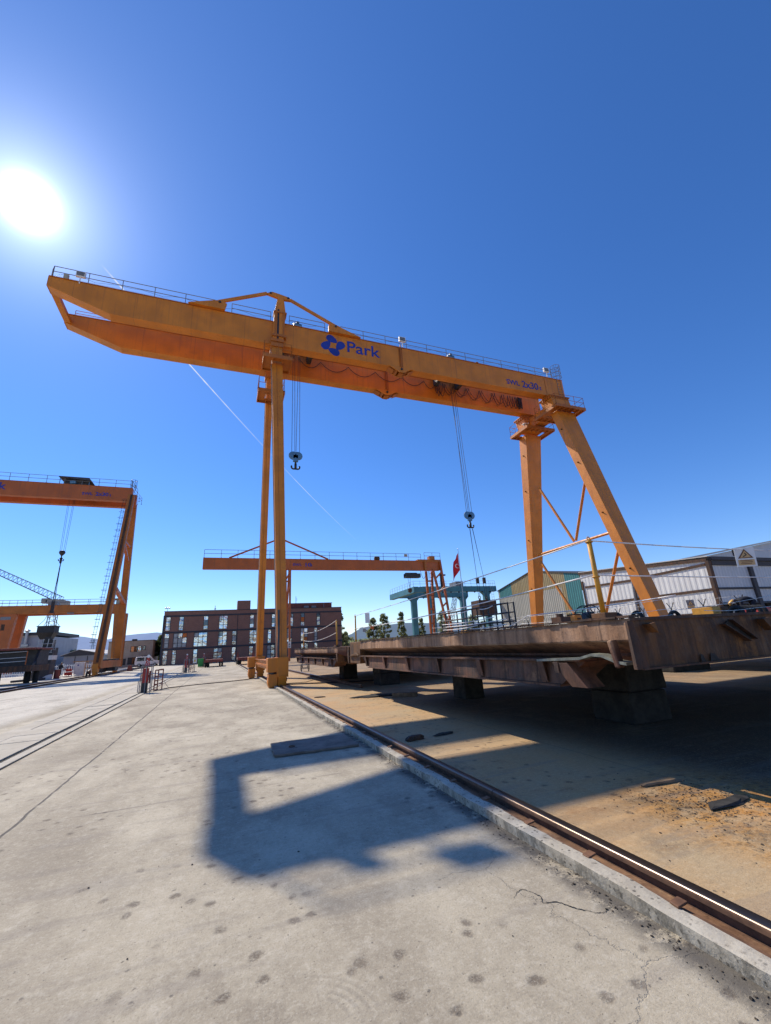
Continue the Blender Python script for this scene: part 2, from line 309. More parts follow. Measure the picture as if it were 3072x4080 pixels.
def sheet_mat(name, fn_cols, period=.22, depth=.6, axis=1):
    """profiled steel cladding: ribs along z, colour by noise and darker stripes along the ribs; ribs from the bump of a wave in y (axis 1) or x (0)"""
    m, t, b = newmat(name); p = t.pos(); ax = t.xyz(p)[axis]
    r = t.math('PINGPONG', ax, period / 2); w = t.ramp(r, period * .12, period * .34)
    c = t.mix(t.ramp(t.noise(t.scale(p, (1.5, 1.5, .25)), 1.2, 6), .35, .7), fn_cols[0], fn_cols[1])
    c = t.mix(t.ramp(t.noise(t.scale(p, (3, 3, .1)), 2.0, 6, .7), .56, .72, 0, .6), c, fn_cols[2]); c = t.mix(t.math('MULTIPLY', w, depth), c, tuple(x * .45 for x in fn_cols[0]))
    t.put(b.inputs['Base Color'], c); t.put(b.inputs['Roughness'], .55); t.l.new(t.bump(w, .8, .04), b.inputs['Normal']); return m
M['clad_white'] = sheet_mat('white_cladding', ((.62, .62, .60), (.70, .70, .68), (.50, .45, .38)), .6, .10)
M['clad_shade'] = sheet_mat('white_cladding_shaded', ((.42, .45, .50), (.5, .52, .56), (.4, .38, .35)), .5, .15, 0)  # white cladding with the front's shade put into a darker, bluer colour
M['clad_grey'] = sheet_mat('grey_ribbed_cladding', ((.40, .39, .33), (.48, .46, .38), (.28, .24, .17)), .42, .75)
M['clad_teal'] = sheet_mat('teal_ribbed_cladding', ((.045, .20, .21), (.06, .25, .25), (.1, .17, .16)), .42, .7)
M['clad_yellow'] = sheet_mat('ochre_ribbed_cladding', ((.33, .25, .11), (.38, .30, .14), (.22, .17, .09)), .42, .7)

def leaf_mat(name, c1, c2):
    m, t, b = newmat(name); p = t.pos(); c = t.mix(t.ramp(t.noise(p, .9, 4), .35, .65), c1, c2); t.put(b.inputs['Base Color'], c); t.put(b.inputs['Roughness'], .6)
    tr = t.new('ShaderNodeBsdfTranslucent'); t.put(tr.inputs['Color'], tuple(min(1, x * 1.5) for x in c2)); mx = t.new('ShaderNodeMixShader'); mx.inputs[0].default_value = .6
    t.l.new(b.outputs[0], mx.inputs[1]); t.l.new(tr.outputs[0], mx.inputs[2]); t.l.new(mx.outputs[0], t.n['Material Output'].inputs[0]); return m
M['leaf'] = leaf_mat('grey_green_leaves', (.08, .10, .045), (.21, .23, .11)); M['leaf_dark'] = leaf_mat('dark_leaves', (.015, .028, .010), (.045, .07, .02))
M['bark'] = plain('bark', (.13, .09, .06), .95, var=.4, sc=5)
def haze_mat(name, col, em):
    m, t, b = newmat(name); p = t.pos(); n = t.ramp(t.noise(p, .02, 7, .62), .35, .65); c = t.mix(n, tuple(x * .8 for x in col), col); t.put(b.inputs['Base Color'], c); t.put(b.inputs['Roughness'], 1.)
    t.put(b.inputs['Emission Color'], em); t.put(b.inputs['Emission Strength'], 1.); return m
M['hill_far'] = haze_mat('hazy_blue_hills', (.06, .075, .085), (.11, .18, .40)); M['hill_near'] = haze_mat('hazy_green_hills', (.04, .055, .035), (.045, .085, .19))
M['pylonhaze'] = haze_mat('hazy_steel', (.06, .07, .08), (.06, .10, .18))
def trail_mat():
    m, t, b = newmat('ice_cloud'); a = t.new('ShaderNodeVertexColor'); a.layer_name = 'fade'; e = t.new('ShaderNodeEmission'); e.inputs[0].default_value = (.92, .95, 1, 1); e.inputs[1].default_value = .95
    tp = t.new('ShaderNodeBsdfTransparent'); mx = t.new('ShaderNodeMixShader'); t.l.new(a.outputs[0], mx.inputs[0]); t.l.new(tp.outputs[0], mx.inputs[1]); t.l.new(e.outputs[0], mx.inputs[2]); t.l.new(mx.outputs[0], t.n['Material Output'].inputs[0]); return m  # trail glows by emission in place of sunlight on the ice
M['trail'] = trail_mat()
def rail_mat():
    m, t, b = newmat('rail_steel'); p = t.pos(); X, Y, Z = t.xyz(p); g = t.new('ShaderNodeNewGeometry'); nz = t.xyz(g.outputs['Normal'])[2]
    top = t.math('MULTIPLY', t.ramp(nz, .45, .72), t.ramp(Z, .095, .108)); rc = t.mix(t.ramp(t.noise(p, 9, 7, .7), .35, .65), (.07, .035, .02), (.15, .075, .04))
    c = t.mix(top, rc, (.17, .13, .10)); t.put(b.inputs['Base Color'], c); t.put(b.inputs['Metallic'], t.math('MULTIPLY', top, .9)); t.put(b.inputs['Roughness'], t.math('ADD', t.ramp(top, 0, 1, .8, .26), t.math('MULTIPLY', t.noise(t.scale(p, (30, 1.2, 30)), 3, 4), .1))); return m
M['rail'] = rail_mat()

# ------------------------------------------------------------------ camera, sun, sky
F_PX, W_PX, H_PX = 1681., 3072., 4080.; EYE = V((0, 0, 1.6))
RX, DN, FW = V((.93600675, -.34750821, -.05594104)), V((.05359483, .29778862, -.95312619)), V((.34787778, .8891344, .2973568))
cam = bpy.data.cameras.new('camera'); co = bpy.data.objects.new('camera', cam); COL.objects.link(co)
cam.sensor_fit = 'VERTICAL'; cam.sensor_height = 36; cam.lens = F_PX / H_PX * 36; cam.clip_end = 60000; cam.clip_start = .05
mw = Matrix.Identity(4)
for i, a in enumerate((RX, -DN, -FW)):
    for j in range(3): mw[j][i] = a[j]
for j in range(3): mw[j][3] = EYE[j]
co.matrix_world = mw; S.camera = co
SUN = V((-.3295, .6235, .708)).normalized(); EL = math.asin(SUN.z); AZ = math.atan2(SUN.x, SUN.y)
sl = bpy.data.lights.new('sun', 'SUN'); sl.energy = 5.0; sl.angle = math.radians(.38); sl.color = (1, .90, .75)
so = bpy.data.objects.new('sun', sl); COL.objects.link(so); so.rotation_euler = (-SUN).to_track_quat('-Z', 'Y').to_euler(); so.location = (-30, 60, 70)
w = bpy.data.worlds.new('World'); S.world = w; w.use_nodes = True; t = NT(w); t.n.clear()
sky = t.new('ShaderNodeTexSky', sky_type='NISHITA'); sky.sun_disc = False; sky.sun_elevation = EL; sky.sun_rotation = AZ; sky.air_density = 1.; sky.dust_density = 0.; sky.ozone_density = 3.; sky.altitude = 50
hs = t.new('ShaderNodeHueSaturation'); hs.inputs['Saturation'].default_value = 1.27; hs.inputs['Value'].default_value = 1.; t.l.new(sky.outputs[0], hs.inputs['Color'])
tint = t.mix(1., hs.outputs[0], (.88, .93, 1.19), 'MULTIPLY')
bg = t.new('ShaderNodeBackground'); t.l.new(tint, bg.inputs[0]); bg.inputs[1].default_value = .14
tc = t.new('ShaderNodeTexCoord'); dt = t.new('ShaderNodeVectorMath', operation='DOT_PRODUCT'); t.l.new(tc.outputs['Generated'], dt.inputs[0]); dt.inputs[1].default_value = (SUN + V((.012, .012, -.022))).normalized()
ang = t.math('ARCCOSINE', t.math('MINIMUM', dt.outputs['Value'], 1.))
def gl(a, s, pw=1): return t.math('MULTIPLY', t.math('EXPONENT', t.math('MULTIPLY', t.math('POWER', t.math('DIVIDE', ang, math.radians(s)), pw), -1.)), a)
glow = t.math('ADD', t.math('ADD', gl(3.5, 1.45, 2), gl(1.45, 3.2)), t.math('ADD', gl(.21, 16), .012))
bg2 = t.new('ShaderNodeBackground'); bg2.inputs[0].default_value = (.86, .93, 1, 1); t.l.new(glow, bg2.inputs[1])
ad = t.new('ShaderNodeAddShader'); t.l.new(bg.outputs[0], ad.inputs[0]); t.l.new(bg2.outputs[0], ad.inputs[1]); wo = t.new('ShaderNodeOutputWorld'); t.l.new(ad.outputs[0], wo.inputs[0])
S.view_settings.view_transform = 'Standard'; S.view_settings.look = 'None'; S.view_settings.exposure = 0; S.view_settings.gamma = 1
S.render.engine = 'CYCLES'; S.cycles.max_bounces = 6; S.cycles.use_denoising = True

# ------------------------------------------------------------------ the ground
def railx(y): return 2.71 - .006 * y
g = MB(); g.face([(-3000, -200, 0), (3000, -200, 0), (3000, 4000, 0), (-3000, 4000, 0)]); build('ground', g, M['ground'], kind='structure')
# kerb of rough concrete along the crane rail
k = MB(); ys = [-4 + i * .06 for i in range(500)] + [26 + i * .4 for i in range(92)]; sec = 7; rows = []
def sn(a, b, c=0.): return noise.noise(V((a, b, c)))
for y in ys:
    xr = railx(y); brk = max(0, sn(y * .9, 3.1) - .25) * .10; e1 = sn(y * 3.1, 1.7) * .012 + sn(y * 11, 5) * .006; z = .078 + sn(y * 1.7, 8) * .006
    rows.append([(xr - .288 + e1 * .4, y, -.01), (xr - .290 + e1 * .6 + brk, y, z * .6), (xr - .288 + e1 * 1.2 + brk * 1.2, y, z * .95 - brk * .2), (xr - .272 + e1, y, z + sn(y * 7, 2) * .004), (xr - .22, y, z + .004 + sn(y * 9, 4) * .006),
                 (xr - .175 + e1 * 1.5, y, z + .001 + sn(y * 6, 6) * .006), (xr - .155 + e1 * 2, y, z - .02 + sn(y * 8, 9) * .006)])
for r in rows: k.v += r
for i in range(len(ys) - 1):
    for j in range(sec - 1): k.f.append((i * sec + j, i * sec + j + 1, (i + 1) * sec + j + 1, (i + 1) * sec + j))
build('kerb', k, M['conc'], kind='structure', recalc=True)
# crane rail: foot, web, head
def rail_prof(hw=.048, top=.125):
    return [(-.08, .0), (.08, .0), (.08, .012), (.014, .03), (.012, .072), (hw, .086)] + [((hw - .02) * (1 - 0) + .02 * math.sin(a), top - .02 + .02 * math.cos(a)) for a in [math.pi / 2 * (5 - q) / 5 for q in range(6)]] + [(0, top + .0008)] + [(-(hw - .02) - .02 * math.sin(a), top - .02 + .02 * math.cos(a)) for a in [math.pi / 2 * q / 5 for q in range(6)]] + [(-hw, .086), (-.012, .072), (-.014, .03), (-.08, .012)]
def rail_thing(x0, y0, x1, y1, label, clips=0, group=None, seg=8., hw=.048):
    r = thing('crane_rail', label, 'rail', (x0, y0, 0), group); mb = MB(); L = y1 - y0; n = max(1, int(L / seg))
    for i in range(n):
        a = y0 + L * i / n + .004; b = y0 + L * (i + 1) / n - .004; xa = x0 + (x1 - x0) * (a - y0) / L; xb = x0 + (x1 - x0) * (b - y0) / L; pr = rail_prof(hw)
        q = [(xa + p[0], a, p[1] + .002) for p in pr] + [(xb + p[0], b, p[1] + .002) for p in pr]; m = len(pr)
        mb.add(q, [tuple(range(m - 1, -1, -1)), tuple(range(m, 2 * m))] + [(j, (j + 1) % m, m + (j + 1) % m, m + j) for j in range(m)])
    o_ = build('rail_bar', mb, M['rail'], r, smooth=True); o_.data.set_sharp_from_angle(angle=.6)
    if clips:
        bd = MB(); n = 160; pts = [y0 + (30 - y0) * (i / n) for i in range(n + 1)]
        for y in pts: x = x0 + (x1 - x0) * (y - y0) / L; bd.v += [(x - .178 + .012 * sn(y * 4, 2), y, .066), (x - .12, y, .052 + .006 * sn(y * 5, 7)), (x - .081, y, .03), (x - .03, y, .028)]
        for i in range(n):
            for j in range(3): bd.f.append((i * 4 + j, i * 4 + j + 1, i * 4 + j + 5, i * 4 + j + 4))
        build('rail_bed', bd, M['rust_bed'], r)
        for i in range(clips):
            y = y0 + 1.0 + i * .655; x = x0 + (x1 - x0) * (y - y0) / L - .158; c = MB()
            for pt in ((0),):
                a = random.uniform(-.12, .12); ca, sa = math.cos(a), math.sin(a)
                pts = [(-.036, -.032), (.040, -.028), (.034, .034), (-.034, .03)]; P = [(x + px * ca - py * sa, y + px * sa + py * ca) for px, py in pts]
                c.hexa([(p[0], p[1], .074 + .012 * (j in (1, 2))) for j, p in enumerate(P)] + [(p[0], p[1], .088 + .012 * (j in (1, 2))) for j, p in enumerate(P)])
            build('rail_clip', c, M['bolt'], r, bevel=.004)
    return r
rail_thing(railx(-4), -4, railx(62), 62, 'rusty crane rail with a polished head running beside the kerb to the tall crane', 52)
rail_thing(5.2, 17, 4.6, 66, 'thin dark rail on the yard running under the far pontoon', group='far crane rails', seg=12)
rail_thing(-12.75, 30, -11.3, 92, 'dark rail carrying the orange crane on the left, inner of two', group='left crane rails', seg=15, hw=.05)
rail_thing(-14.2, 30, -12.6, 92, 'dark rail beside the left crane rail, outer of two', group='left crane rails', seg=15, hw=.05)
# short crack beside the kerb
CK = [(1.84, 2.85), (1.88, 2.88), (1.91, 2.90), (1.95, 2.91), (1.99, 2.84), (2.0, 2.79), (1.97, 2.73), (2.05, 2.70), (2.08, 2.65), (2.10, 2.60), (2.15, 2.54), (2.19, 2.50), (2.23, 2.49), (2.28, 2.51), (2.34, 2.51), (2.40, 2.49)]
d = MB(); P = []
for (a, b) in zip(CK[:-1], CK[1:]):
    for i in range(6): u = i / 6; P.append((a[0] + (b[0] - a[0]) * u + random.uniform(-.004, .004), a[1] + (b[1] - a[1]) * u + random.uniform(-.004, .004)))
for i, (x, y) in enumerate(P):
    q = P[min(i + 1, len(P) - 1)]; p_ = P[max(i - 1, 0)]; dx, dy = q[0] - p_[0], q[1] - p_[1]; L = math.hypot(dx, dy) or 1; h = .0008 + .0045 * random.random() * math.sin(math.pi * min(1, (i + 1) / len(P) * 1.05 % 1.06)); d.v += [(x - dy / L * h, y + dx / L * h, .003), (x + dy / L * h, y - dx / L * h, .003)]
d.f = [(2 * i, 2 * i + 1, 2 * i + 3, 2 * i + 2) for i in range(len(P) - 1)]; build('ground_crack', d, M['asphalt'], kind='structure', recalc=False)
# drain channel with concrete covers
d = MB(); d.face([(-4.93, -2, .004), (-3.22, -2, .004), (-3.22, 70, .004), (-4.93, 70, .004)]); build('channel_bed', d, M['asphalt'], kind='structure')
d = MB(); y = -2.
while y < 70:
    L = .98; q = .03 + random.uniform(-.006, .008)
    d.box(-4.38 + random.uniform(-.01, .01), -3.52 + random.uniform(-.01, .01), y, y + L, .005, q); y += L + random.uniform(.018, .05)
for a, b, q in ((-4.90, -4.42, .024), (-3.42, -3.24, .026)):
    y = -2.
    while y < 70: L = random.uniform(2.6, 3.4); d.box(a + random.uniform(-.012, .012), b, y, y + L, .005, q + random.uniform(-.003, .003)); y += L + .015
build('drain_channel', d, M['slab'], kind='structure', bevel=.008)

# ------------------------------------------------------------------ hills
def ridge(name, prof, y0, mat, depth=900):
    mb = MB(); P = []
    for (x, z), (x2, z2) in zip(prof[:-1], prof[1:]):
        n = 14
        for i in range(n): u = i / n; P.append((x + (x2 - x) * u, z + (z2 - z) * u + sn((x + (x2 - x) * u) * .012 * 1000 / y0, y0) * y0 * .0016))
    P.append(prof[-1]); N = len(P); R = 6
    for r in range(R):
        u = r / (R - 1)
        for i, (x, z) in enumerate(P):
            zz = z * (math.sin(u * math.pi / 2) ** .8) * (1 + .12 * sn(i * .21, r * .8) * (1 - u)); mb.v.append((x * (1 + (u - 1) * .12), y0 + depth * (u - 1) + sn(i * .3, r) * 30, zz - 1))
    for r in range(R - 1):
        for i in range(N - 1): mb.f.append((r * N + i, r * N + i + 1, (r + 1) * N + i + 1, (r + 1) * N + i))
    build(name, mb, mat, kind='structure', smooth=True)
k3 = 3.2
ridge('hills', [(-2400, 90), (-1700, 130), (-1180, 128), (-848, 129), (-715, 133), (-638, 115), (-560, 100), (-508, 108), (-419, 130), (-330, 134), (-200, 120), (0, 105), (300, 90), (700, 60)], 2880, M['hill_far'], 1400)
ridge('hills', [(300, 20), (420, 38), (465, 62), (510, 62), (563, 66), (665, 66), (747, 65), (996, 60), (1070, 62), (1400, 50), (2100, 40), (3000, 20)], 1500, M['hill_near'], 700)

# ------------------------------------------------------------------ helpers for crane parts
def railing(parent, pts, z_top=.78, mid=.4, post=1.6, mat='greyrail', r=.022, name='railing', low=False):
    mb = MB()
    for a, b in zip(pts[:-1], pts[1:]):
        a = V(a); b = V(b); L = (b - a).length; n = max(1, round(L / post)); u = V((0, 0, 1))
        for i in range(n + 1): p = a.lerp(b, i / n); mb.tube(p, p + u * z_top, r, 5); mb.box(p.x - .05, p.x + .05, p.y - .05, p.y + .05, p.z - .0, p.z + .05)
        for zz in (z_top, mid): mb.tube(a + u * zz, b + u * zz, r, 5)
        if low: mb.tube(a + u * .12, b + u * .12, .006, 4)
    return build(name, mb, M[mat], parent)
def catenary(a, b, sag, n=10):
    a = V(a); b = V(b); return [a.lerp(b, i / n) - V((0, 0, sag * 4 * (i / n) * (1 - i / n))) for i in range(n + 1)]
def flood(parent, x, y, z, s=.45, name='floodlight'):
    mb = MB(); mb.box(x - s / 2, x + s / 2, y - .06, y + .08, z, z + s * .8); mb.box(x - .03, x + .03, y - .02, y + .02, z - .45, z); f = build(name, mb, M['white'], parent, bevel=.01)
    m2 = MB(); m2.box(x - s * .4, x + s * .4, y - .075, y - .062, z + .06, z + s * .7)
    for i in range(5): m2.box(x - s * .38 + i * s * .18, x - s * .34 + i * s * .18, y - .09, y - .076, z + .08, z + s * .65)
    build('grille', m2, M['greyrail'], f)
def motor(parent, x, y, z, s=.5):
    mb = MB(); mb.lathe((x, y, z + .24), [(.12, -.3), (.22, -.27), (.24, -.2), (.24, .2), (.22, .27), (.1, .3)], 12, 'x'); mb.box(x - .2, x + .2, y - .2, y + .2, z, z + .08)
    for i in range(6): mb.torus((x - .18 + i * .07, y, z + .24), .24, .012, 'x', 12, 4)
    mb.box(x - .1, x + .1, y - .2, y + .1, z + .44, z + .56); build('motor', mb, M['motor'], parent, bevel=.01)
def platform(parent, x0, x1, y0, y1, z, hole, gaps=()):
    hx0, hx1, hy0, hy1 = hole; mb = MB(); t_ = .06
    for a in ((x0, x1, y0, hy0), (x0, x1, hy1, y1), (x0, hx0, hy0, hy1), (hx1, x1, hy0, hy1)): mb.box(a[0], a[1], a[2], a[3], z, z + t_)
    for (a, b, c, e) in ((x0, x1, y0 - .05, y0), (x0, x1, y1, y1 + .05), (x0 - .05, x0, y0 - .05, y1 + .05), (x1, x1 + .05, y0 - .05, y1 + .05)): mb.box(a, b, c, e, z - .14, z + .10)
    n = int((x1 - x0) / .45)
    for i in range(1, n):
        x = x0 + (x1 - x0) * i / n
        mb.box(x - .025, x + .025, y0, hy0, z - .12, z); mb.box(x - .025, x + .025, hy1, y1, z - .12, z)
    build('platform', mb, M['orange_old'], parent)
    railing(parent, [(hx0, y1, z + .06), (x0, y1, z + .06), (x0, y0, z + .06), (x1, y0, z + .06), (x1, y1, z + .06)], .95, .5, 1.0, 'orange_old', .018)
def hook_block(parent, x, y, z, ropes, ztop, sheaves=2, single=False):
    b = MB()
    if single: b.lathe((x, y, z), [(.05, -.35), (.30, -.02), (.33, .12), (.26, .28), (.08, .34)], 12)
    else:
        for dx in (-.15, .15): b.lathe((x + dx, y, z), [(.2, -.07), (.28, -.05), (.30, 0), (.28, .05), (.2, .07)], 16, 'y' if dx > 0 else 'y')
        b.box(x - .16, x + .16, y - .07, y + .07, z - .42, z + .05)
    hb = build('hook_block', b, M['motor'] if not single else M['black'], parent, smooth=False, bevel=.01)
    h = MB(); h.tube((x, y, z - .6), (x, y, z - .35), .06, 8); h.torus((x - .12, y, z - .78), .14, .055, 'y', 12, 6, math.radians(150), math.radians(385)); h.torus((x + .12, y, z - .78), .14, .055, 'y', 12, 6, math.radians(155), math.radians(390)); h.box(x - .07, x + .07, y - .05, y + .05, z - .95, z - .55)
    build('hook', h, M['black'], hb, smooth=True)
    for (tx, ty, bx) in ropes:
        r = MB(); r.tube((tx, ty, ztop), (x + bx, y, z + .15), .016, 5); build('hoist_rope', r, M['cable'], parent)

def girder(parent, x0, x1, y0, y1, zb, zt, taper=None, mat='orange', fl=.05):
    """box girder along x; taper=(x at tip, z of tip underside, x where full depth starts)"""
    mb = MB()
    if taper: pts = [(x0, taper[1]), (taper[2], zb), (x1, zb), (x1, zt), (x0, zt)]
    else: pts = [(x0, zb), (x1, zb), (x1, zt), (x0, zt)]
    mb.prism(pts, 'y', y0, y1)
    gi = build('girder', mb, M[mat], parent, bevel=.012)
    f = MB(); f.box(x0 + .02, x1 - .02, y0 - fl, y1 + fl, zt + .002, zt + .035); f.beam((x0 + .1, (y0 + y1) / 2, zt + .06), (x1 - .1, (y0 + y1) / 2, zt + .06), .06, .06)
    build('top_flange', f, M['orange_old'], gi)
    return gi
def wheel_truck(parent, x, y, d, sgn=1):
    """leg foot with wheel housing on the rail and drive gearbox on the left"""
    mb = MB(); mb.box(x - .22, x + .28, y - .45, y + .45, .98 - .55, 1.28); mb.prism([(y - .48, .5), (y + .48, .5), (y + .40, .06), (y - .40, .06)], 'x', x - .15, x + .2)
    tr = build('wheel_housing', mb, M['orange'], parent, bevel=.015)
    w_ = MB(); w_.lathe((x + .02, y - .2, .135 + .2), [(.12, -.06), (.21, -.05), (.21, .05), (.12, .06)], 16, 'x'); w_.lathe((x + .22, y - .2, .32), [(.08, 0), (.08, .03)], 10, 'x'); build('wheel', w_, M['darkmetal'], tr)
def gearbox(parent, x0, x1, y0, y1):
    a = MB(); a.prism([(x0, .66), (x1, .66), (x1, 1.27), (x0, 1.27)], 'y', y0, y1); gb = build('drive_cover', a, M['orange'], parent, bevel=.02)
    b = MB(); b.prism([(x0 + .09, .02), (x1 - .04, .02), (x1 + .0, .15), (x1 - .0, .58), (x0 + .06, .6), (x0 + .03, .2)], 'y', y0 + .05, y1 - .02); build('gear_case', b, M['orange'], gb, bevel=.02)
    c = MB(); c.lathe(((x0 + x1) / 2, y0 + .2, .57), [(.17, 0), (.17, .1)], 14); build('coupling', c, M['black'], gb)

# ------------------------------------------------------------------ the tall orange crane
YN, YNB, YF, YFB, ZB, ZT = 23.4, 24.05, 26.35, 27.0, 20.34, 22.08
XT, XR = -10.05, 25.95; ym = (YN + YFB) / 2
C1 = thing('gantry_crane', 'tall orange twin girder gantry crane with a blue logo straddling the yard in the centre', 'gantry crane', (railx(22), 22, 0))
for (a, b) in ((YN, YNB), (YF, YFB)):
    gi = girder(C1, XT, XR, a, b, ZB, ZT, (XT, ZT - .62, -6.95))
    # bolted splice and lower pin bracket
    sp = MB(); xs = 11.03; sp.box(xs - .13, xs + .13, a - .03, a + .001, ZB + .02, ZT)
    sp.box(xs - .03, xs + .03, a - .10, a - .031, ZB + .02, ZT + .22)
    for i in range(16):
        for dx in (-.085, .085): sp.box(xs + dx - .03, xs + dx + .03, a - .065, a - .031, ZB + .1 + i * .105, ZB + .14 + i * .105)
    build('splice', sp, M['orange_old'], gi)
    for yy in (a - .001, b - .045):
        tr = MB(); tr.prism([(xs - 1.0, ZB + .06), (xs + .85, ZB + .06), (xs + .16, ZB - .36), (xs - .16, ZB - .36)], 'y', yy - .03, yy + .03); build('pin_bracket', tr, M['orange'], gi)
    tr = MB(); tr.lathe((xs, a - .06, ZB - .12), [(.09, -.02), (.09, .05)], 14, 'y'); build('pin', tr, M['black'], gi)
    tr = MB()
    for sgn in (-1, 1):
        tr.beam((xs + sgn * .98, (a + b) / 2, ZB - .01), (xs + sgn * .55, (a + b) / 2, ZB - .22), .5, .03); tr.beam((xs + sgn * .52, (a + b) / 2, ZB - .02), (xs + sgn * .3, (a + b) / 2, ZB - .30), .5, .05)
    tr.box(xs - .18, xs + .18, a + .1, b - .1, ZB - .40, ZB - .34); build('bracket_plate', tr, M['orange_old'], gi)
et = MB(); ZQ = ZT - .63; et.box(XT + .01, XT + .34, YNB + .001, YF - .001, ZQ, ZQ + .26); et.box(XT - .012, XT - .001, YN - .005, YNB + .005, ZQ - .01, ZT + .03); et.box(XT - .012, XT - .001, YF - .005, YFB + .005, ZQ - .01, ZT + .03); et0 = MB(); et0.hexa([(XT, YN + .0, ZT - .62), (XT + .40, YN, ZT - .70), (XT + .40, YFB, ZT - .70), (XT, YFB, ZT - .62), (XT - .012, YN - .012, ZT + .01), (XT + .40, YN - .012, ZT + .01), (XT + .40, YFB + .012, ZT + .01), (XT - .012, YFB + .012, ZT + .01)]); build('end_tie', et, M['orange'], C1, bevel=.012)
# logo, name, load plate text
FY = YN - .012
def petal(cx, cz, a, ang, tipdir):
    pts = []
    for i in range(28):
        th = 2 * math.pi * i / 28; u = math.cos(th) * a; v_ = math.sin(th) * a * .66 * (1 - .36 * math.cos(th)); ca, sa = math.cos(ang), math.sin(ang); pts.append((cx + u * ca - v_ * sa, cz + u * sa + v_ * ca))
    return pts
lg = MB()
for (cx, cz, ang) in ((5.97, 21.63, -.48), (5.57, 21.09, .91), (6.53, 21.2, -2.19), (6.09, 20.66, 2.76)): lg.prism(petal(cx, cz, .41, ang, 0), 'y', FY, FY + .008)
build('logo', lg, M['blue'], C1)
text('Park', 6.96, FY, 20.86, 1.26, M['blue'], C1, width=2.4, bold=.014)
text('SWL', 20.12, FY, 20.76, .60, M['blue'], C1, width=1.25, bold=.009); text('2x30', 21.6, FY, 20.70, .86, M['blue'], C1, width=1.62, bold=.013); text('t', 23.36, FY, 20.74, .56, M['blue'], C1, width=.19, bold=.009)
# railings on the near girder and the far girder
ry = YN + .05
for a, b in ((XT + .15, -1.5), (-.5, 1.9), (3.1, 5.5), (6.6, 24.9)): railing(C1, [(a, ry, ZT + .03), (b, ry, ZT + .03)], .78, .42, 1.66, low=True)
railing(C1, [(XT + .15, ry, ZT + .03), (XT - .02, YN + .35, ZT + .03)], .78, .42, 1, 'greyrail')
railing(C1, [(-9.6, YF + .05, ZT + .03), (24, YF + .05, ZT + .03)], .40, .2, 2.2, 'orange', .018, low=True)
cl = MB(); pts = []
for i in range(60): pts.append((XT + .4 + i * .585, ry + .02, ZT + .32 + .07 * math.sin(i * 1.3) + (.08 if i % 3 else -.02)))
cl.path(pts, .009, 4); build('power_cable', cl, M['cable'], C1)
for x, y, z, s in ((-8.6, ry - .08, 22.42, .46), (11.25, ry - .08, 22.62, .5), (24.4, ry - .08, 22.62, .5)): flood(C1, x, y, z, s)
mb = MB(); mb.beam((-9.25, ry - .06, 22.1), (-9.25, ry - .06, 22.42), .22, .16); build('junction_box', mb, M['cream'], C1)
motor(C1, 3.68, YN + .35, ZT + .04); motor(C1, 15.4, YN + .35, ZT + .04)
mb = MB(); mb.torus((17.65, YN + .1, ZT + .1), .11, .045, 'y', 12, 6); build('lifting_eye', mb, M['orange_old'], C1)
# pylon, tie bars
py = YN + .32; pl = MB(); pl.prism([(2.02, 20.6), (2.70, 20.6), (2.82, 22.7), (2.66, 24.0), (2.30, 24.0), (2.10, 22.7)], 'y', YN - .30, YN - .001)
mast = build('mast', pl, M['orange'], C1, bevel=.015)
m2 = MB()
for xx in (2.16, 2.70): m2.beam((xx, YN - .33, 20.7), (xx + (.04 if xx < 2.4 else 0), YN - .33, 22.7), .07, .06)
m2.prism([(2.04, 22.62), (2.88, 22.62), (2.88, 22.72), (2.04, 22.72)], 'y', YN - .36, YN + .2); m2.prism([(1.98, 20.75), (2.86, 20.75), (2.9, 20.9), (2.0, 20.9)], 'y', YN - .38, YN - .01); build('mast_flange', m2, M['orange_old'], mast)
m2 = MB(); m2.prism([(2.28, 20.6), (2.4, 20.6), (2.4, 22.9), (2.3, 22.9)], 'y', YN - .325, YN - .305); build('ladder_slot', m2, M['black'], mast)
hd = MB(); hd.prism([(1.55, 24.06), (1.92, 24.28), (2.4, 24.22), (3.05, 24.10), (3.2, 23.9), (2.7, 23.86), (2.2, 23.92), (1.9, 23.98)], 'y', YN - .26, YN - .06); build('mast_head', hd, M['orange'], C1, bevel=.015)
for p0, p1 in (((1.6, YN - .16, 24.12), (-1.3, YN - .16, 22.62)), ((3.1, YN - .16, 24.0), (6.2, YN - .16, 22.62))):
    tb = MB(); tb.beam(p0, p1, .12, .20); build('tie_bar', tb, M['orange'], C1, bevel=.01)
for pts in ([(-3.0, ZT), (-.9, ZT), (-.8, 22.55), (-1.2, 22.72), (-1.6, 22.6)], [(5.7, ZT), (8.0, ZT), (6.7, 22.52), (6.2, 22.72), (5.7, 22.55)]):
    tb = MB(); tb.prism(pts, 'y', YN - .24, YN - .08); build('tie_lug', tb, M['orange'], C1, bevel=.012)
for x, z in ((1.83, 24.13), (2.97, 24.02), (-1.22, 22.55), (6.2, 22.55)):
    tb = MB(); tb.lathe((x, YN - .29, z), [(.075, 0), (.075, .04)], 12, 'y'); build('tie_pin', tb, M['black'], C1)
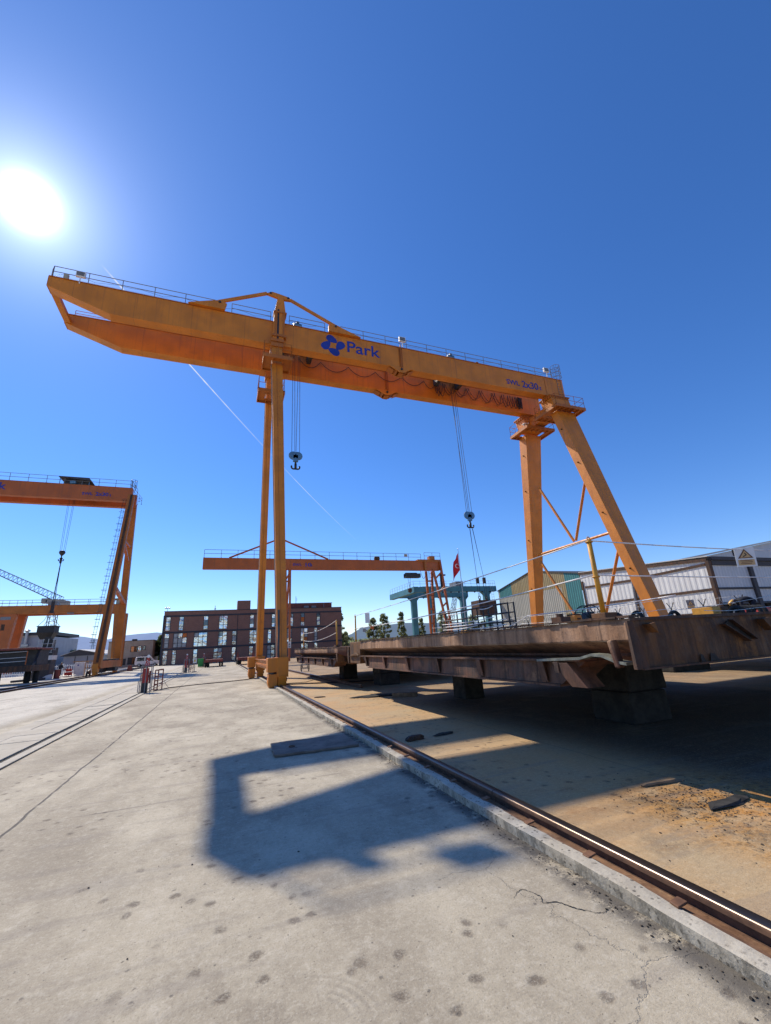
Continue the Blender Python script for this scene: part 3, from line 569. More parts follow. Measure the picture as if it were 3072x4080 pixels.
# left (slim) legs
def slim_leg(p0, p1, w0, w1, d0, d1, seam=True):
    mb = MB(); mb.beam(p0, p1, w0, d0, w1, d1, up=(0, 1, 0)); lg_ = build('leg', mb, M['orange'], C1, bevel=.012)
    s_ = MB(); a = V(p0) + V((-.04, -d0 / 2 - .006, 0)); b = V(p1) + V((-.04, -d1 / 2 - .006, 0)); s_.beam(a, b, .03, .012, up=(0, 1, 0))
    for i in range(46):
        p = a.lerp(b, (i + .5) / 46); s_.box(p.x + .13, p.x + .155, p.y - .012, p.y + .01, p.z - .012, p.z + .012); s_.box(p.x - .02, p.x + .01, p.y - .03, p.y + .01, p.z - .012, p.z + .012)
    build('ladder_rail', s_, M['orange_old'], lg_)
    c_ = MB(); c_.beam(V(p0) + V((-w0 / 2 - .03, 0, 0)), V(p1) + V((-w1 / 2 - .03, 0, 0)), .04, .05, up=(0, 1, 0)); build('cable_duct', c_, M['cream'], lg_)
slim_leg((2.66, 20.95, 1.0), (2.32, 23.62, 20.6), .42, .66, .5, .6)
slim_leg((2.33, 29.6, 1.0), (2.22, 26.75, 20.3), .38, .44, .5, .6)
for y_, lx in ((23.4, 2.33), (26.2, 2.25)):
    y0_ = y_ - .95; z_ = 18.75 if y_ < 25 else 18.1
    platform(C1, lx - .82, lx + .82, y0_, y_ + .45, z_, (lx - .36, lx + .36, y_ - .45, y_ + .15))
hh = MB(); hh.box(1.95, 2.72, YN - .25, YNB + .05, 20.05, ZB - .005); hh.box(1.9, 2.76, YN - .3, YN - .02, 20.4, 20.62); build('leg_head', hh, M['orange_old'], C1, bevel=.015)
hh = MB(); hh.box(1.9, 2.55, YF - .1, YFB + .05, 19.9, ZB - .005); build('leg_head', hh, M['orange_old'], C1, bevel=.015)
# bottom truck
wheel_truck(C1, 2.62, 20.95, 1); wheel_truck(C1, 2.38, 29.6, 1)
bb = MB(); bb.hexa([(2.2, 21.3, .72), (2.62, 21.3, .72), (2.5, 29.3, .72), (2.1, 29.3, .72), (2.2, 21.3, 1.12), (2.62, 21.3, 1.12), (2.5, 29.3, 1.12), (2.1, 29.3, 1.12)]); bm_ = build('bottom_beam', bb, M['orange'], C1, bevel=.015)
bb = MB(); bb.beam((2.17, 21.4, .88), (2.07, 29.2, .88), .06, .07); bb.beam((2.17, 21.4, 1.137), (2.07, 29.2, 1.137), .10, .03); build('beam_flange', bb, M['orange_old'], bm_)
bb = MB(); bb.torus((2.22, 23.8, 1.02), .10, .025, 'x', 12, 6); build('lifting_eye', bb, M['orange_old'], C1)
gearbox(C1, 1.99, 2.44, 20.55, 21.25); gearbox(C1, 1.64, 2.08, 29.1, 30.0)
bf = MB(); bf.tube((2.0, 31.3, .3), (2.0, 31.3, .75), .09, 10); build('buffer', bf, M['black'], C1)
cb = MB(); cb.path([V((2.46, 20.62, 1.25)), V((2.44, 20.6, 1.6)), V((2.46, 20.7, 2.4)), V((2.46, 20.85, 3.4))], .05, 6); build('cable_duct', cb, M['darkmetal'], C1)
# right (thick) legs with heads
def thick_leg(bot, top):
    mb = MB(); mb.hexa(bot + top); l_ = build('leg', mb, M['orange'], C1, bevel=.02)
    b_ = [V(p) for p in bot]; t_ = [V(p) for p in top]
    for u in (.25, .48, .72, .9):
        c = ((b_[0] + b_[3]) / 2).lerp((t_[0] + t_[3]) / 2, u); m_ = MB(); m_.prism([(c.x - .13, c.z), (c.x, c.z + .05), (c.x, c.z - .07)], 'y', c.y - .03, c.y + .03)
        build('step_lug', m_, M['rust_dark'], l_)
thick_leg([(24.45, 18.2, 0.9), (25.2, 18.2, .9), (25.2, 18.95, .9), (24.45, 18.95, .9)], [(24.2, 22.9, 18.72), (26.0, 22.9, 18.72), (26.0, 23.6, 18.72), (24.2, 23.6, 18.72)])
thick_leg([(24.7, 30.1, .9), (25.35, 30.1, .9), (25.35, 30.8, .9), (24.7, 30.8, .9)], [(24.45, 27.05, 18.72), (26.1, 27.05, 18.72), (26.1, 28.0, 18.72), (24.45, 28.0, 18.72)])
for y0, y1 in ((YN - .25, YNB + .3), (YF + .35, YFB + .75)):
    hh = MB(); hh.hexa([(24.2, y0 - .2, 18.9), (26.0, y0 - .2, 18.9), (26.0, y1 - .2, 18.9), (24.2, y1 - .2, 18.9), (24.1, y0, 20.15), (25.95, y0, 20.15), (25.95, y1, 20.15), (24.1, y1, 20.15)]); h1 = build('leg_head', hh, M['orange'], C1, bevel=.015)
    fb = MB(); fb.box(23.95, 26.05, y0 - .08, y1 + .08, 20.2, 20.27); fb.box(24.0, 26.0, y0 - .04, y1 + .04, 20.152, 20.197)
    for i in range(11): fb.box(24.05 + i * .18, 24.11 + i * .18, y0 - .06, y0 - .002, 19.97, 20.14)
    for i in range(4): fb.box(23.97, 24.08, y0 + .05 + i * .25, y0 + .11 + i * .25, 19.97, 20.14)
    build('bolted_flange', fb, M['orange_old'], h1)
    platform(C1, 23.55, 26.45, y0 - .95, y1 + .25, 18.72, (24.15, 26.05, y0 - .3, y1 - .1))
mb = MB(); mb.box(24.02, 24.06, YN - .02, YN - .001, ZB, ZT); build('stiffener', mb, M['orange_old'], C1)
mb = MB(); mb.box(24.6, 25.7, 23.9, 26.5, 19.05, 19.95); build('cross_beam', mb, M['orange'], C1, bevel=.015)
mb = MB(); mb.box(23.6, 24.15, 26.15, 26.24, 18.95, 19.05); mb.beam((23.5, 26.15, 19.1), (24.05, 26.15, 19.2), .3, .08); build('floodlight', mb, M['white'], C1)
for a, b in (((25, 20.0 + .7, 8.1), (25, 28.6, 8.1)), ((25, 27.2, 13.7), (25, 24.5, 8.3)), ((25, 22.1, 12.9), (25, 24.3, 8.3)), ((25, 28.5, 7.5), (25, 25.4, 2.2)), ((25, 20.6, 7.2), (25, 23.2, 2.2))):
    mb = MB(); mb.tube(a, b, .10, 8); build('brace', mb, M['orange'], C1, smooth=False)
mb = MB(); mb.box(24.6, 25.3, 17.6, 31.4, .35, .95); build('bottom_beam', mb, M['orange'], C1)
for y in (18.4, 30.6): wheel_truck(C1, 24.95, y, 1)
# ladder cage at the right end
mb = MB()
for z in (22.35, 22.75, 23.15, 23.45): mb.torus((25.55, YN + .1, z), .38, .018, 'z', 14, 4)
for i in range(9): a = math.pi * 2 * i / 9; mb.tube((25.55 + .38 * math.cos(a), YN + .1 + .38 * math.sin(a), 22.1), (25.55 + .38 * math.cos(a), YN + .1 + .38 * math.sin(a), 23.45), .014, 4)
for i in range(12): mb.tube((25.35, YN - .02, 20.4 + i * .26), (25.75, YN - .02, 20.4 + i * .26), .012, 4)
for x in (25.35, 25.75): mb.tube((x, YN - .03, 20.3), (x, YN - .03, 23.5), .018, 4)
build('ladder_cage', mb, M['greyrail'], C1)
# trolleys, ropes, hook blocks
yc = (YNB + YF) / 2 - .1
for x0, x1 in ((2.6, 5.2), (15.0, 17.6)):
    mb = MB(); mb.box(x0, x1, YNB - .2, YNB + .05, ZT + .09, ZT + .3); mb.box(x0, x1, YF - .05, YF + .2, ZT + .09, ZT + .3)
    for x in (x0 + .3, x1 - .3): mb.box(x - .15, x + .15, YNB + .06, YF - .06, 21.5, ZT + .28)
    tr = build('hoist_trolley', mb, M['darkmetal'], C1); mb = MB(); mb.lathe(((x0 + x1) / 2, yc, 21.75), [(.3, -.8), (.36, -.78), (.33, -.7), (.33, .7), (.36, .78), (.3, .8)], 14, 'x'); build('drum', mb, M['darkmetal'], tr)
hook_block(C1, 3.84, yc, 13.45, [(3.60, yc - .1, -.25), (3.74, yc + .1, -.05), (3.98, yc - .1, .02), (4.10, yc + .1, .25)], 21.6)
hook_block(C1, 16.3, yc, 10.1, [(15.95, yc - .15, -.2), (16.02, yc + .15, -.05), (16.1, yc - .15, .05), (16.42, yc + .15, .25)], 21.6)
# festoon cable
fy = YF - .12; fs = MB(); pk = [4.2, 5.8, 7.93, 10.1, 12.3, 14.25, 15.35]
for a, b in zip(pk[:-1], pk[1:]): fs.path(catenary((a, fy, 21.78), (b, fy, 21.78), .62), .022, 5)
for i in range(4): fs.path(catenary((15.2 + i * .12, fy, 21.8), (15.5 + i * .22, fy - .05, 21.8), 1.0 + .2 * (i % 2), 8), .022, 5)
pk = [16.0, 16.95, 18.2, 19.5, 20.8, 21.75, 22.4, 22.9, 23.3, 23.6]; sg = [.95, .95, 1.05, 1.1, 1.15, 1.2, 1.2, 1.2, 1.2]
for (a, b), q in zip(zip(pk[:-1], pk[1:]), sg):
    fs.path(catenary((a, fy, 21.8), (b, fy, 21.8), q), .022, 5); fs.path(catenary((a + .15, fy - .06, 21.8), (b + .25, fy - .06, 21.75), q * .86), .018, 5)
for i in range(7): fs.path(catenary((23.45 + .05 * i, fy, 21.8), (23.52 + .06 * i, fy, 21.8), 1.15 - .1 * (i % 3), 6), .02, 5)
build('festoon_cable', fs, M['cable'], C1)
# load under hook: slings and steel box
SB = thing('steel_box', 'open dark brown steel box hanging from slings below the right hook', 'steel box', (16.6, yc, 3.0))
mb = MB(); bx = (15.92, 17.28, yc - .5, yc + .5, 3.08, 4.02)
mb.box(bx[0], bx[1], bx[2], bx[2] + .03, bx[4], bx[5]); mb.box(bx[0], bx[1], bx[3] - .03, bx[3], bx[4], bx[5]); mb.box(bx[0], bx[0] + .03, bx[2] + .031, bx[3] - .031, bx[4], bx[5]); mb.box(bx[1] - .03, bx[1], bx[2] + .031, bx[3] - .031, bx[4], bx[5]); mb.box(bx[0] + .031, bx[1] - .031, bx[2] + .031, bx[3] - .031, bx[4], bx[4] + .03)
build('box_shell', mb, M['rust_dark'], SB)
mb = MB()
for x in (16.33, 16.87): mb.box(x - .05, x + .05, yc - .04, yc + .04, 4.02, 4.16); mb.torus((x, yc, 4.24), .09, .028, 'y', 10, 5)
mb.box(16.2, 17.0, yc - .05, yc + .05, 3.95, 4.0); build('lifting_lug', mb, M['rust'], SB)
for x in (16.2, 16.42):
    mb = MB(); xb = 16.33 if x < 16.3 else 16.87
    mb.tube((x, yc, 9.1), (xb - .08, yc - .1, 5.6), .014, 4); mb.tube((x + .03, yc, 9.1), (xb + .05, yc + .1, 5.6), .014, 4); mb.box(xb - .1, xb + .1, yc - .06, yc + .06, 5.2, 5.6)
    for s_ in (-.1, .1): mb.tube((xb + s_, yc, 5.25), (xb + s_ * .4, yc, 4.3), .016, 4)
    build('sling', mb, M['cable'], SB)
mb = MB(); mb.path([(16.25, yc, 9.15), (16.3, yc, 9.5), (16.36, yc, 9.15)], .03, 5); build('shackle', mb, M['black'], SB)

# ------------------------------------------------------------------ pontoons on blocks
def hull(parent, x0, x1, y0, y1, zd, zu, zr, zb, beam_y=None, beam_z=.95, step=.40):
    """pontoon along y: deck edge, upper plate, recess, lower sponson beam on the left side"""
    mb = MB(); n = 60; P = []
    prof = [(x0 + .6, zb), (x0 + step, zr), (x0 + step + .02, zr + .03), (x0 + .02, zu), (x0, zu + .02), (x0, zd - .05), (x0 + .02, zd)]
    for i in range(n + 1):
        y = y0 + (y1 - y0) * i / n
        for j, (x, z) in enumerate(prof): d_ = sn(y * .9, j * .4) * .018 + sn(y * 3, j) * .005; mb.v.append((x + (d_ if 2 < j < 6 else d_ * .6), y, z + (sn(y * 2, 7) * .006 if j > 4 else 0)))
        mb.v.append((x1, y, zd)); mb.v.append((x1, y, zb))
    m_ = len(prof) + 2
    for i in range(n):
        for j in range(m_): mb.f.append((i * m_ + j, i * m_ + (j + 1) % m_, (i + 1) * m_ + (j + 1) % m_, (i + 1) * m_ + j))
    mb.f.append(tuple(range(m_))); mb.f.append(tuple(n * m_ + j for j in range(m_)))
    build('hull', mb, M['rust_pink'], parent)
    e = MB()
    for i in range(n):
        ya = y0 + (y1 - y0) * i / n; yb = y0 + (y1 - y0) * (i + 1) / n; h = .012 + .012 * random.random(); o_ = random.uniform(-.02, .0)
        e.box(x0 - .02 + o_, x0 + .14, ya + .001, yb - .001, zd + .008, zd + .012 + h)
    build('deck_edge', e, M['rust_dark'], parent)
    if beam_y:
        a, b = beam_y; s_ = MB()
        s_.hexa([(x0 + .02, a + .45, beam_z), (x0 + .5, a + .45, beam_z), (x0 + .5, b - .8, beam_z), (x0 + .02, b - .8, beam_z), (x0 + .04, a, zr - .05), (x0 + .5, a, zr - .05), (x0 + .5, b, zr - .05), (x0 + .04, b, zr - .05)])
        s_.box(x0 - .04, x0 + .45, a + .02, b - .02, zr - .048, zr - .02); s_.box(x0 - .03, x0 + .4, a + .44, b - .82, beam_z - .03, beam_z - .002)
        build('sponson', s_, M['rust_pink'], parent)
        k_ = int((b - a) / 1.55)
        for i in range(k_):
            y = a + .75 + (b - a - 1.4) * i / max(1, k_ - 1); w_ = .02; br = MB()
            br.prism([(x0 - .05, zr - .05), (x0 + .05, zr - .05), (x0 + .06, beam_z + .01), (x0 + .0, beam_z + .01)], 'y', y - .012, y + .012); br.prism([(x0 - .06, zr - .05), (x0 - .045, zr - .05), (x0 + .005, beam_z + .02), (x0 - .01, beam_z + .02)], 'y', y - .06, y + .06); build('gusset', br, M['rust_pink'], parent)
def stanchion(parent, x, y, z, h, r=.03, base=True, lean=(0, 0), mat='yellow'):
    mb = MB(); mb.tube((x, y, z), (x + lean[0], y + lean[1], z + h), r, 10); 
    for q in (.5, .98): mb.torus((x + lean[0] * q, y + lean[1] * q, z + h * q), r + .01, .01, 'z', 10, 5)
    mb.torus((x + lean[0], y + lean[1], z + h + .03), .025, .008, 'y', 10, 5); s_ = build('stanchion', mb, M[mat], parent, smooth=True)
    if base:
        mb = MB(); mb.box(x - .10, x + .11, y - .12, y + .12, z - .10, z + .03); build('socket', mb, M['rust'], s_, bevel=.008)
    return s_
def mooring_eye(parent, x, y, z, R=.13, r=.035, ax='y', half=False):
    mb = MB(); mb.torus((x, y, z + (0 if half else R * .75)), R, r, ax, 16, 8, *((0, math.pi) if half else (math.radians(-50), math.radians(230)))); build('mooring_eye', mb, M['rubber'], parent, smooth=True)
DZ = 1.72
PM = thing('pontoon', 'long rusty pontoon with a pinkish side and gusseted lower beam, nearest beside the rail', 'pontoon', (7, 8, .95))
hull(PM, 4.3, 12.2, 3.62, 14.05, DZ, 1.47, 1.29, 1.17, (4.45, 14.0))
mb = MB(); mb.box(4.3, 5.3, 14.052, 15.25, 1.02, DZ - .006); mb.prism([(14.05, 1.27), (15.22, 1.24), (14.4, 1.36), (14.2, 1.36)], 'x', 4.22, 4.30); build('end_plate', mb, M['rust'], PM, bevel=.02)
# near corner: fender bar, bent kick plate, end post
mb = MB()
yy = [3.72, 3.86, 4.05, 4.2, 4.4, 5.2]; zz = [1.25, 1.27, 1.335, 1.345, 1.30, 1.27]
for i in range(5): mb.hexa([(4.20, yy[i], zz[i] - .03), (4.34, yy[i], zz[i] - .03), (4.34, yy[i + 1], zz[i + 1] - .03), (4.20, yy[i + 1], zz[i + 1] - .03), (4.20, yy[i], zz[i] + .0), (4.34, yy[i], zz[i]), (4.34, yy[i + 1], zz[i + 1]), (4.20, yy[i + 1], zz[i + 1])])
build('bent_plate', mb, plain('worn_green_edge', (.20, .205, .16), .6, var=.4, sc=9, dirt=(.12, .08, .05)), PM, label='bent worn plate with traces of green paint')
mb = MB(); mb.beam((4.24, 3.84, 1.19), (4.22, 3.87, 1.495), .10, .07, up=(0, 1, 0)); build('fender_bar', mb, M['rust_pink'], PM, bevel=.02)
mb = MB(); mb.hexa([(4.22, 4.62, .94), (4.5, 4.62, .94), (4.5, 4.36, .94), (4.22, 4.36, .94), (4.20, 4.90, 1.23), (4.5, 4.9, 1.23), (4.5, 4.62, 1.23), (4.2, 4.62, 1.23)]); mb.box(4.19, 4.198, 4.78, 4.86, 1.1, 1.24); build('guide_foot', mb, M['rust_pink'], PM, bevel=.012)
PF = thing('pontoon', 'broad rust brown pontoon end facing the camera at the right edge', 'pontoon', (14, 5, 1.2))
mb = MB(); n = 40
for i in range(n + 1):
    x = 4.26 + 17.7 * (i / n) ** 1.5
    for j, z in enumerate((1.19, 1.3, 1.42, 1.54, 1.62, DZ - .02)): mb.v.append((x, 3.605 + sn(x * 1.3, z * 5) * .012 + (.0 if 0 < j < 5 else .006), z))
for i in range(n):
    for j in range(5): mb.f.append((i * 6 + j, i * 6 + j + 1, (i + 1) * 6 + j + 1, (i + 1) * 6 + j))
build('end_plate', mb, M['rust'], PF, recalc=False)
mb = MB(); mb.box(12.21, 22, 3.63, 9.0, 1.2, DZ - .012); mb.box(4.24, 22, 3.585, 3.60, DZ - .03, DZ + .004); mb.box(4.28, 22, 3.57, 3.604, 1.17, 1.19); mb.hexa([(4.2, 3.59, 1.18), (4.36, 3.57, 1.18), (4.4, 3.62, 1.18), (4.22, 3.65, 1.18), (4.21, 3.60, DZ - .03), (4.28, 3.59, DZ - .03), (4.3, 3.62, DZ - .03), (4.22, 3.64, DZ - .03)]); build('hull', mb, M['rust_dark'], PF)
for p in ([(4.43, 1.645), (4.51, 1.66), (4.53, 1.55)], [(6.43, 1.635), (6.56, 1.65), (6.56, 1.49)], [(9.0, 1.63), (9.14, 1.65), (9.14, 1.47)]):
    mb = MB(); mb.prism(p, 'y', 3.50, 3.598); build('gusset', mb, M['rust'], PF)
for a, b in (((5.88, 1.645), (6.26, 1.40)), ((5.72, 1.60), (6.12, 1.385))):
    mb = MB(); mb.beam((a[0], 3.56, a[1]), (b[0], 3.56, b[1]), .008, .07, up=(0, 1, 0)); build('guide_strip', mb, M['rust_dark'], PF)
mb = MB(); mb.prism([(5.8, 1.59), (5.88, 1.64), (6.25, 1.40), (6.13, 1.39)], 'y', 3.585, 3.589); build('slot', mb, M['asphalt'], PF)
for x, w_ in ((5.22, .05), (5.38, .10)):
    mb = MB(); mb.prism([(x, 1.195), (x + w_ * 1.6, 1.195), (x + w_, 1.27), (x + w_ * .3, 1.28)], 'y', 3.585, 3.589); build('drain_hole', mb, M['asphalt'], PF)
PR = thing('pontoon', 'distant rusty pontoon deck with a worker bending on it', 'pontoon', (20, 11.5, 1.2))
mb = MB(); mb.box(16.5, 24.0, 9.3, 14.2, 1.2, 1.72); build('hull', mb, M['rust'], PR, bevel=.02)
PB = thing('pontoon', 'far rusty pontoon ending beyond the gap, with three rope posts', 'pontoon', (7, 22, .9))
hull(PB, 4.3, 12.0, 17.05, 27.8, 1.58, 1.34, 1.16, .9, (17.3, 27.4), .84)
mb = MB(); mb.box(4.75, 6.2, 15.27, 17.04, 1.0, 1.55); build('connector', mb, M['rust_dark'], PB, bevel=.02)
for y in (15.5, 17.2): 
    mb = MB(); mb.prism([(y, 1.0), (y + .12, .98), (y + .2, 1.3), (y + .12, 1.56), (y, 1.56)], 'x', 4.32, 4.72); build('hinge_plate', mb, M['rust'], PB, bevel=.02)
for y, x in ((16.3, 4.9), (16.7, 4.9), (15.9, 4.9)): mooring_eye(PB, x, y, 1.56, .09, .03, 'x')
# concrete blocks carrying them
def block(x, y, sx, sy, h, label, rows=1, top=None):
    t_ = thing('concrete_block', label, 'concrete block', (x, y, 0), 'blocks under the pontoons')
    mb = MB(); z = 0.
    for r in range(rows):
        hh = h / rows; j = random.uniform(-.03, .03); a = .0
        mb.hexa([(x - sx / 2 + j, y - sy / 2, z), (x + sx / 2 + j, y - sy / 2 + a, z), (x + sx / 2 + j, y + sy / 2, z), (x - sx / 2 + j, y + sy / 2, z), (x - sx / 2 + j + .02, y - sy / 2 + .02, z + hh - .012), (x + sx / 2 + j - .02, y - sy / 2 + .01, z + hh - .012), (x + sx / 2 + j - .01, y + sy / 2, z + hh - .012), (x - sx / 2 + j + .01, y + sy / 2, z + hh - .012)]); z += hh
    o_ = build('stack', mb, M['block'], t_, bevel=.03)
    m2 = MB(); m2.box(x - sx * .45, x + sx * .45, y - sy * .45, y + sy * .45, h - .01, h + .06); build('timber_pad', m2, M['wood'], t_)
    return t_
block(7.3, 6.55, .95, .9, 1.06, 'big scarred concrete block stack under the near pontoon corner', 2); block(6.72, 11.5, .62, .7, .98, 'single dark concrete block under the middle of the near pontoon'); block(6.5, 17.6, .85, .9, .92, 'two tier concrete block beside the gap between pontoons', 2)
block(6.25, 22.6, .75, .9, .86, 'dark square concrete block under the far pontoon'); block(10.9, 11.2, .8, .7, 1.1, 'dark block behind the angled guide foot of the pontoon'); block(16.5, 12.2, 2.0, .9, .75, 'pale block lying sunlit beneath the pontoons on the right', 1)
block(9.5, 23.0, .8, .9, .86, 'rear concrete block under the far pontoon'); 
# stanchions along the left edge
stanchion(PM, 4.80, 4.44, 1.80, 1.03, .034); stanchion(PM, 4.8, 13.2 + 2.93, DZ - .02, .98, .03); stanchion(PB, 4.8, 19.1, 1.62, 1.08, .035); stanchion(PB, 4.8, 27.5, 1.6, 1.0, .03); stanchion(PF, 14.0, 5.55, 1.73, 1.4, .034)
mb = MB(); mb.box(4.62, 4.80, 5.05, 5.25, DZ + .03, 1.83); mb.lathe((4.7, 5.15, 1.83), [(.05, 0), (.05, .05)], 8); build('bollard_box', mb, M['rust_dark'], PM)
RG = 'white guard ropes along the pontoons'
def rope(pts, label, r=.009, sag=.05, cat='rope'):
    mb = MB()
    for a, b in zip(pts[:-1], pts[1:]): mb.path(catenary(a, b, sag, 12), r, 5)
    return build('guard_rope', mb, M['white'], None, label, cat, RG, origin=pts[0], smooth=True)
P1, P2, P3, P4, P5 = (4.8, 4.44), (4.8, 16.13), (4.8, 19.1), (4.8, 27.5), (9.2, 5.0)
rope([(4.8, 4.44, 2.84), (4.8, 16.13, 2.69)], 'upper white rope sloping up to the yellow post on the near pontoon', .010, .04)
rope([(4.8, 4.44, 2.35), (4.8, 16.13, 2.22)], 'middle white rope running to the yellow post of the near pontoon', .012, .08)
rope([(4.8, 4.44, 2.83), (14, 5.55, 3.12)], 'upper rope from the yellow post carrying a warning sign to the right', .010, .05)
rope([(4.8, 4.44, 2.34), (14, 5.55, 2.52)], 'lower rope running right from the yellow post past the white warehouse', .010, .03)
rope([(4.8, 19.1, 2.72), (4.8, 27.5, 2.5)], 'upper slack rope between the two posts of the far pontoon', .014, .16); rope([(4.8, 19.1, 2.2), (4.8, 27.5, 2.05)], 'lower slack rope between the two posts of the far pontoon', .014, .16)
rope([(6.5, 4.6, 2.06), (6.4, 8.0, 2.02), (6.3, 8.9, 1.76)], 'low white tube rail beside the spoked wheel on the near pontoon', .010, .02)
for i, z in enumerate((2.28, 2.02, 1.86)): rope([(11.0, 22, z), (11.0, 14.2, z + .02), (11, 8.0, z + .04)], 'thin far-side guard line seen behind the black railing', .006, .05)
rope([(9.2, 6.0, 1.88), (13.0, 7.2, 1.95), (16.0, 7.0, 2.15)], 'thin low line crossing in front of the bending worker', .006, .03); rope([(9.5, 7.0, 1.95), (14, 7.3, 2.26), (17.0, 7.6, 2.6)], 'thin rising line crossing in front of the dark bays', .006, .03)
# hanging signs
def sign_plate(name, cx, cy, cz, w_, h_, label, tri=True, face=(0, -1), tone='insulator', tilt=0, cat='sign', group=None, txt=True):
    t_ = thing(name, label, cat, (cx, cy, cz), group); mb = MB(); mb.box(cx - w_ / 2, cx + w_ / 2, cy - .006, cy + .006, cz - h_ / 2, cz + h_ / 2); build('panel', mb, M[tone], t_)
    if tri:
        k_ = MB(); k_.prism([(cx - w_ * .38, cz - h_ * .06), (cx + w_ * .38, cz - h_ * .06), (cx, cz + h_ * .42)], 'y', cy - .011, cy - .007); tr = build('triangle', k_, M['bolt'], t_)
        k_ = MB(); k_.prism([(cx - w_ * .27, cz - h_ * .02), (cx + w_ * .27, cz - h_ * .02), (cx, cz + h_ * .33)], 'y', cy - .014, cy - .0115); build('field', k_, M['signpale'], tr)
        k_ = MB(); k_.beam((cx - w_ * .02, cy - .016, cz + h_ * .22), (cx + w_ * .06, cy - .016, cz + h_ * .1), w_ * .05, .003, up=(0, 1, 0)); k_.beam((cx + w_ * .06, cy - .016, cz + h_ * .11), (cx - w_ * .12, cy - .016, cz + h_ * .02), w_ * .05, .003, up=(0, 1, 0)); build('symbol', k_, M['black'], tr)
        if txt:
            k_ = MB(); k_.box(cx - w_ * .4, cx + w_ * .4, cy - .011, cy - .007, cz - h_ * .42, cz - h_ * .14); b_ = build('text_field', k_, M['signpale'], t_); k_ = MB()
            for i in range(3): k_.box(cx - w_ * (.3 - .05 * (i == 1)), cx + w_ * (.3 - .06 * (i == 2)), cy - .013, cy - .0115, cz - h_ * (.2 + i * .08), cz - h_ * (.17 + i * .08))
            build('text_line', k_, M['bolt'], b_)
    t_.rotation_euler = (0, tilt, math.atan2(face[0], -face[1])); return t_
sign_plate('warning_sign', 9.15, 4.96, 2.775, .30, .36, 'white warning sign with yellow triangle hanging from the upper rope at far right', face=(-.75, -.66), tilt=.06)
sign_plate('warning_sign', 4.79, 14.6, 2.50, .16, .34, 'blank white hanging placard seen against the teal crane', False, (-.3, -1)); 
for (x, y, z, r_, lb) in ((4.82, 14.2, 2.16, .22, 'tilted orange card hanging on the middle rope before the orange trestle leg'), (4.82, 15.1, 2.10, -.1, 'pale orange card hanging above the poplar trees at the pontoon edge'), (9.4, 12.5, 1.83, .1, 'small orange card low down behind the black railing')):
    t_ = thing('hanging_card', lb, 'sign', (x, y, z)); mb = MB(); mb.hexa([(x - .07, y - .004, z - .05), (x + .06, y - .004, z - .07), (x + .06, y + .004, z - .07), (x - .07, y + .004, z - .05), (x - .065, y - .004, z + .06), (x + .075, y - .004, z + .055), (x + .075, y + .004, z + .055), (x - .065, y + .004, z + .06)]); build('panel', mb, M['orange_flat'] if r_ > .15 else M['cream'], t_); t_.rotation_euler = (0, r_, .3)
# black railing on deck
BR = thing('deck_railing', 'black steel railing wrapped with white rope on the near pontoon deck', 'railing', (6.5, 10.5, DZ))
mb = MB(); px_ = [12.28, 11.3, 10.45, 9.9, 9.33, 8.8]
for y in px_:
    for dx in (0, .1): mb.tube((6.5 + dx, y - dx, DZ), (6.5 + dx, y - dx, 2.39), .022, 6)
for z in (2.39, 2.16, 1.95): mb.tube((6.5, px_[0], z), (6.5, px_[-1], z), .018, 6); mb.tube((6.6, px_[0] - .1, z), (6.6, px_[-1] - .1, z), .016, 6)
build('frame', mb, M['black'], BR)
for z, a, b in ((2.33, 11.8, 10.6), (2.34, 10.0, 9.4), (2.06, 12.2, 9.4), (1.98, 12.0, 8.9), (1.90, 12.2, 10.2), (1.86, 10.6, 8.9)):
    mb = MB(); mb.path(catenary((6.47, a, z), (6.47, b, z + .03), .03, 6), .011, 5); build('white_rope', mb, M['white'], BR)
# deck clutter
def deckbox(name, x, y, sx, sy, h, mat, label, cat, z=DZ + .003):
    t_ = thing(name, label, cat, (x, y, z)); mb = MB(); mb.prism([(x - sx / 2, z), (x + sx / 2, z), (x + sx * .46, z + h), (x - sx * .46, z + h)], 'y', y - sy / 2, y + sy / 2); build('body', mb, M[mat], t_, bevel=.015)
    mb = MB(); mb.box(x - sx * .44, x + sx * .44, y - sy * .44, y + sy * .44, z + h + .001, z + h + .02); mb.tube((x - sx * .2, y - sy * .52, z + h * .6), (x + sx * .2, y - sy * .52, z + h * .6), .012, 5); build('lid', mb, M['rust_dark'] if mat != 'red' else M['red'], t_); return t_
deckbox('deck_box', 20.95, 11.6, .75, .8, .42, 'red', 'red box on deck behind the row of eyes at far right', 'box'); deckbox('deck_box', 17.5, 11.35, .46, .8, .52, 'yellow', 'bright yellow battered box on the pontoon left of the tyre-like eyes', 'box')
deckbox('deck_box', 18.0, 11.3, .42, .7, .50, 'rust', 'rusty brown box next to the bright yellow box', 'box'); deckbox('deck_box', 5.4, 5.6, .15, .2, .15, 'orange', 'small orange post box before the spoked wheel', 'box', DZ + .0)
deckbox('deck_box', 8.3, 14.0 - .3, .5, .4, .17, 'yellow', 'yellow box beside the orange trestle foot on the pontoon deck', 'box'); deckbox('deck_box', 7.4, 13.7, .4, .4, .14, 'black', 'small black box left of the yellow deck box', 'box')
for i, (x, y, s_) in enumerate(((10.9, 9.6, .15), (11.2, 9.2, .16), (11.9, 8.6, .22))): mooring_eye(PM, x, y, DZ + .06, s_, .05, 'x' if i != 2 else 'y', i == 2)
for i, r_ in enumerate((1.70, 1.735, 1.757, 1.80, 1.83)): y = 8.4; mooring_eye(PF, y * r_, y, DZ + .03, .17, .06, 'x')
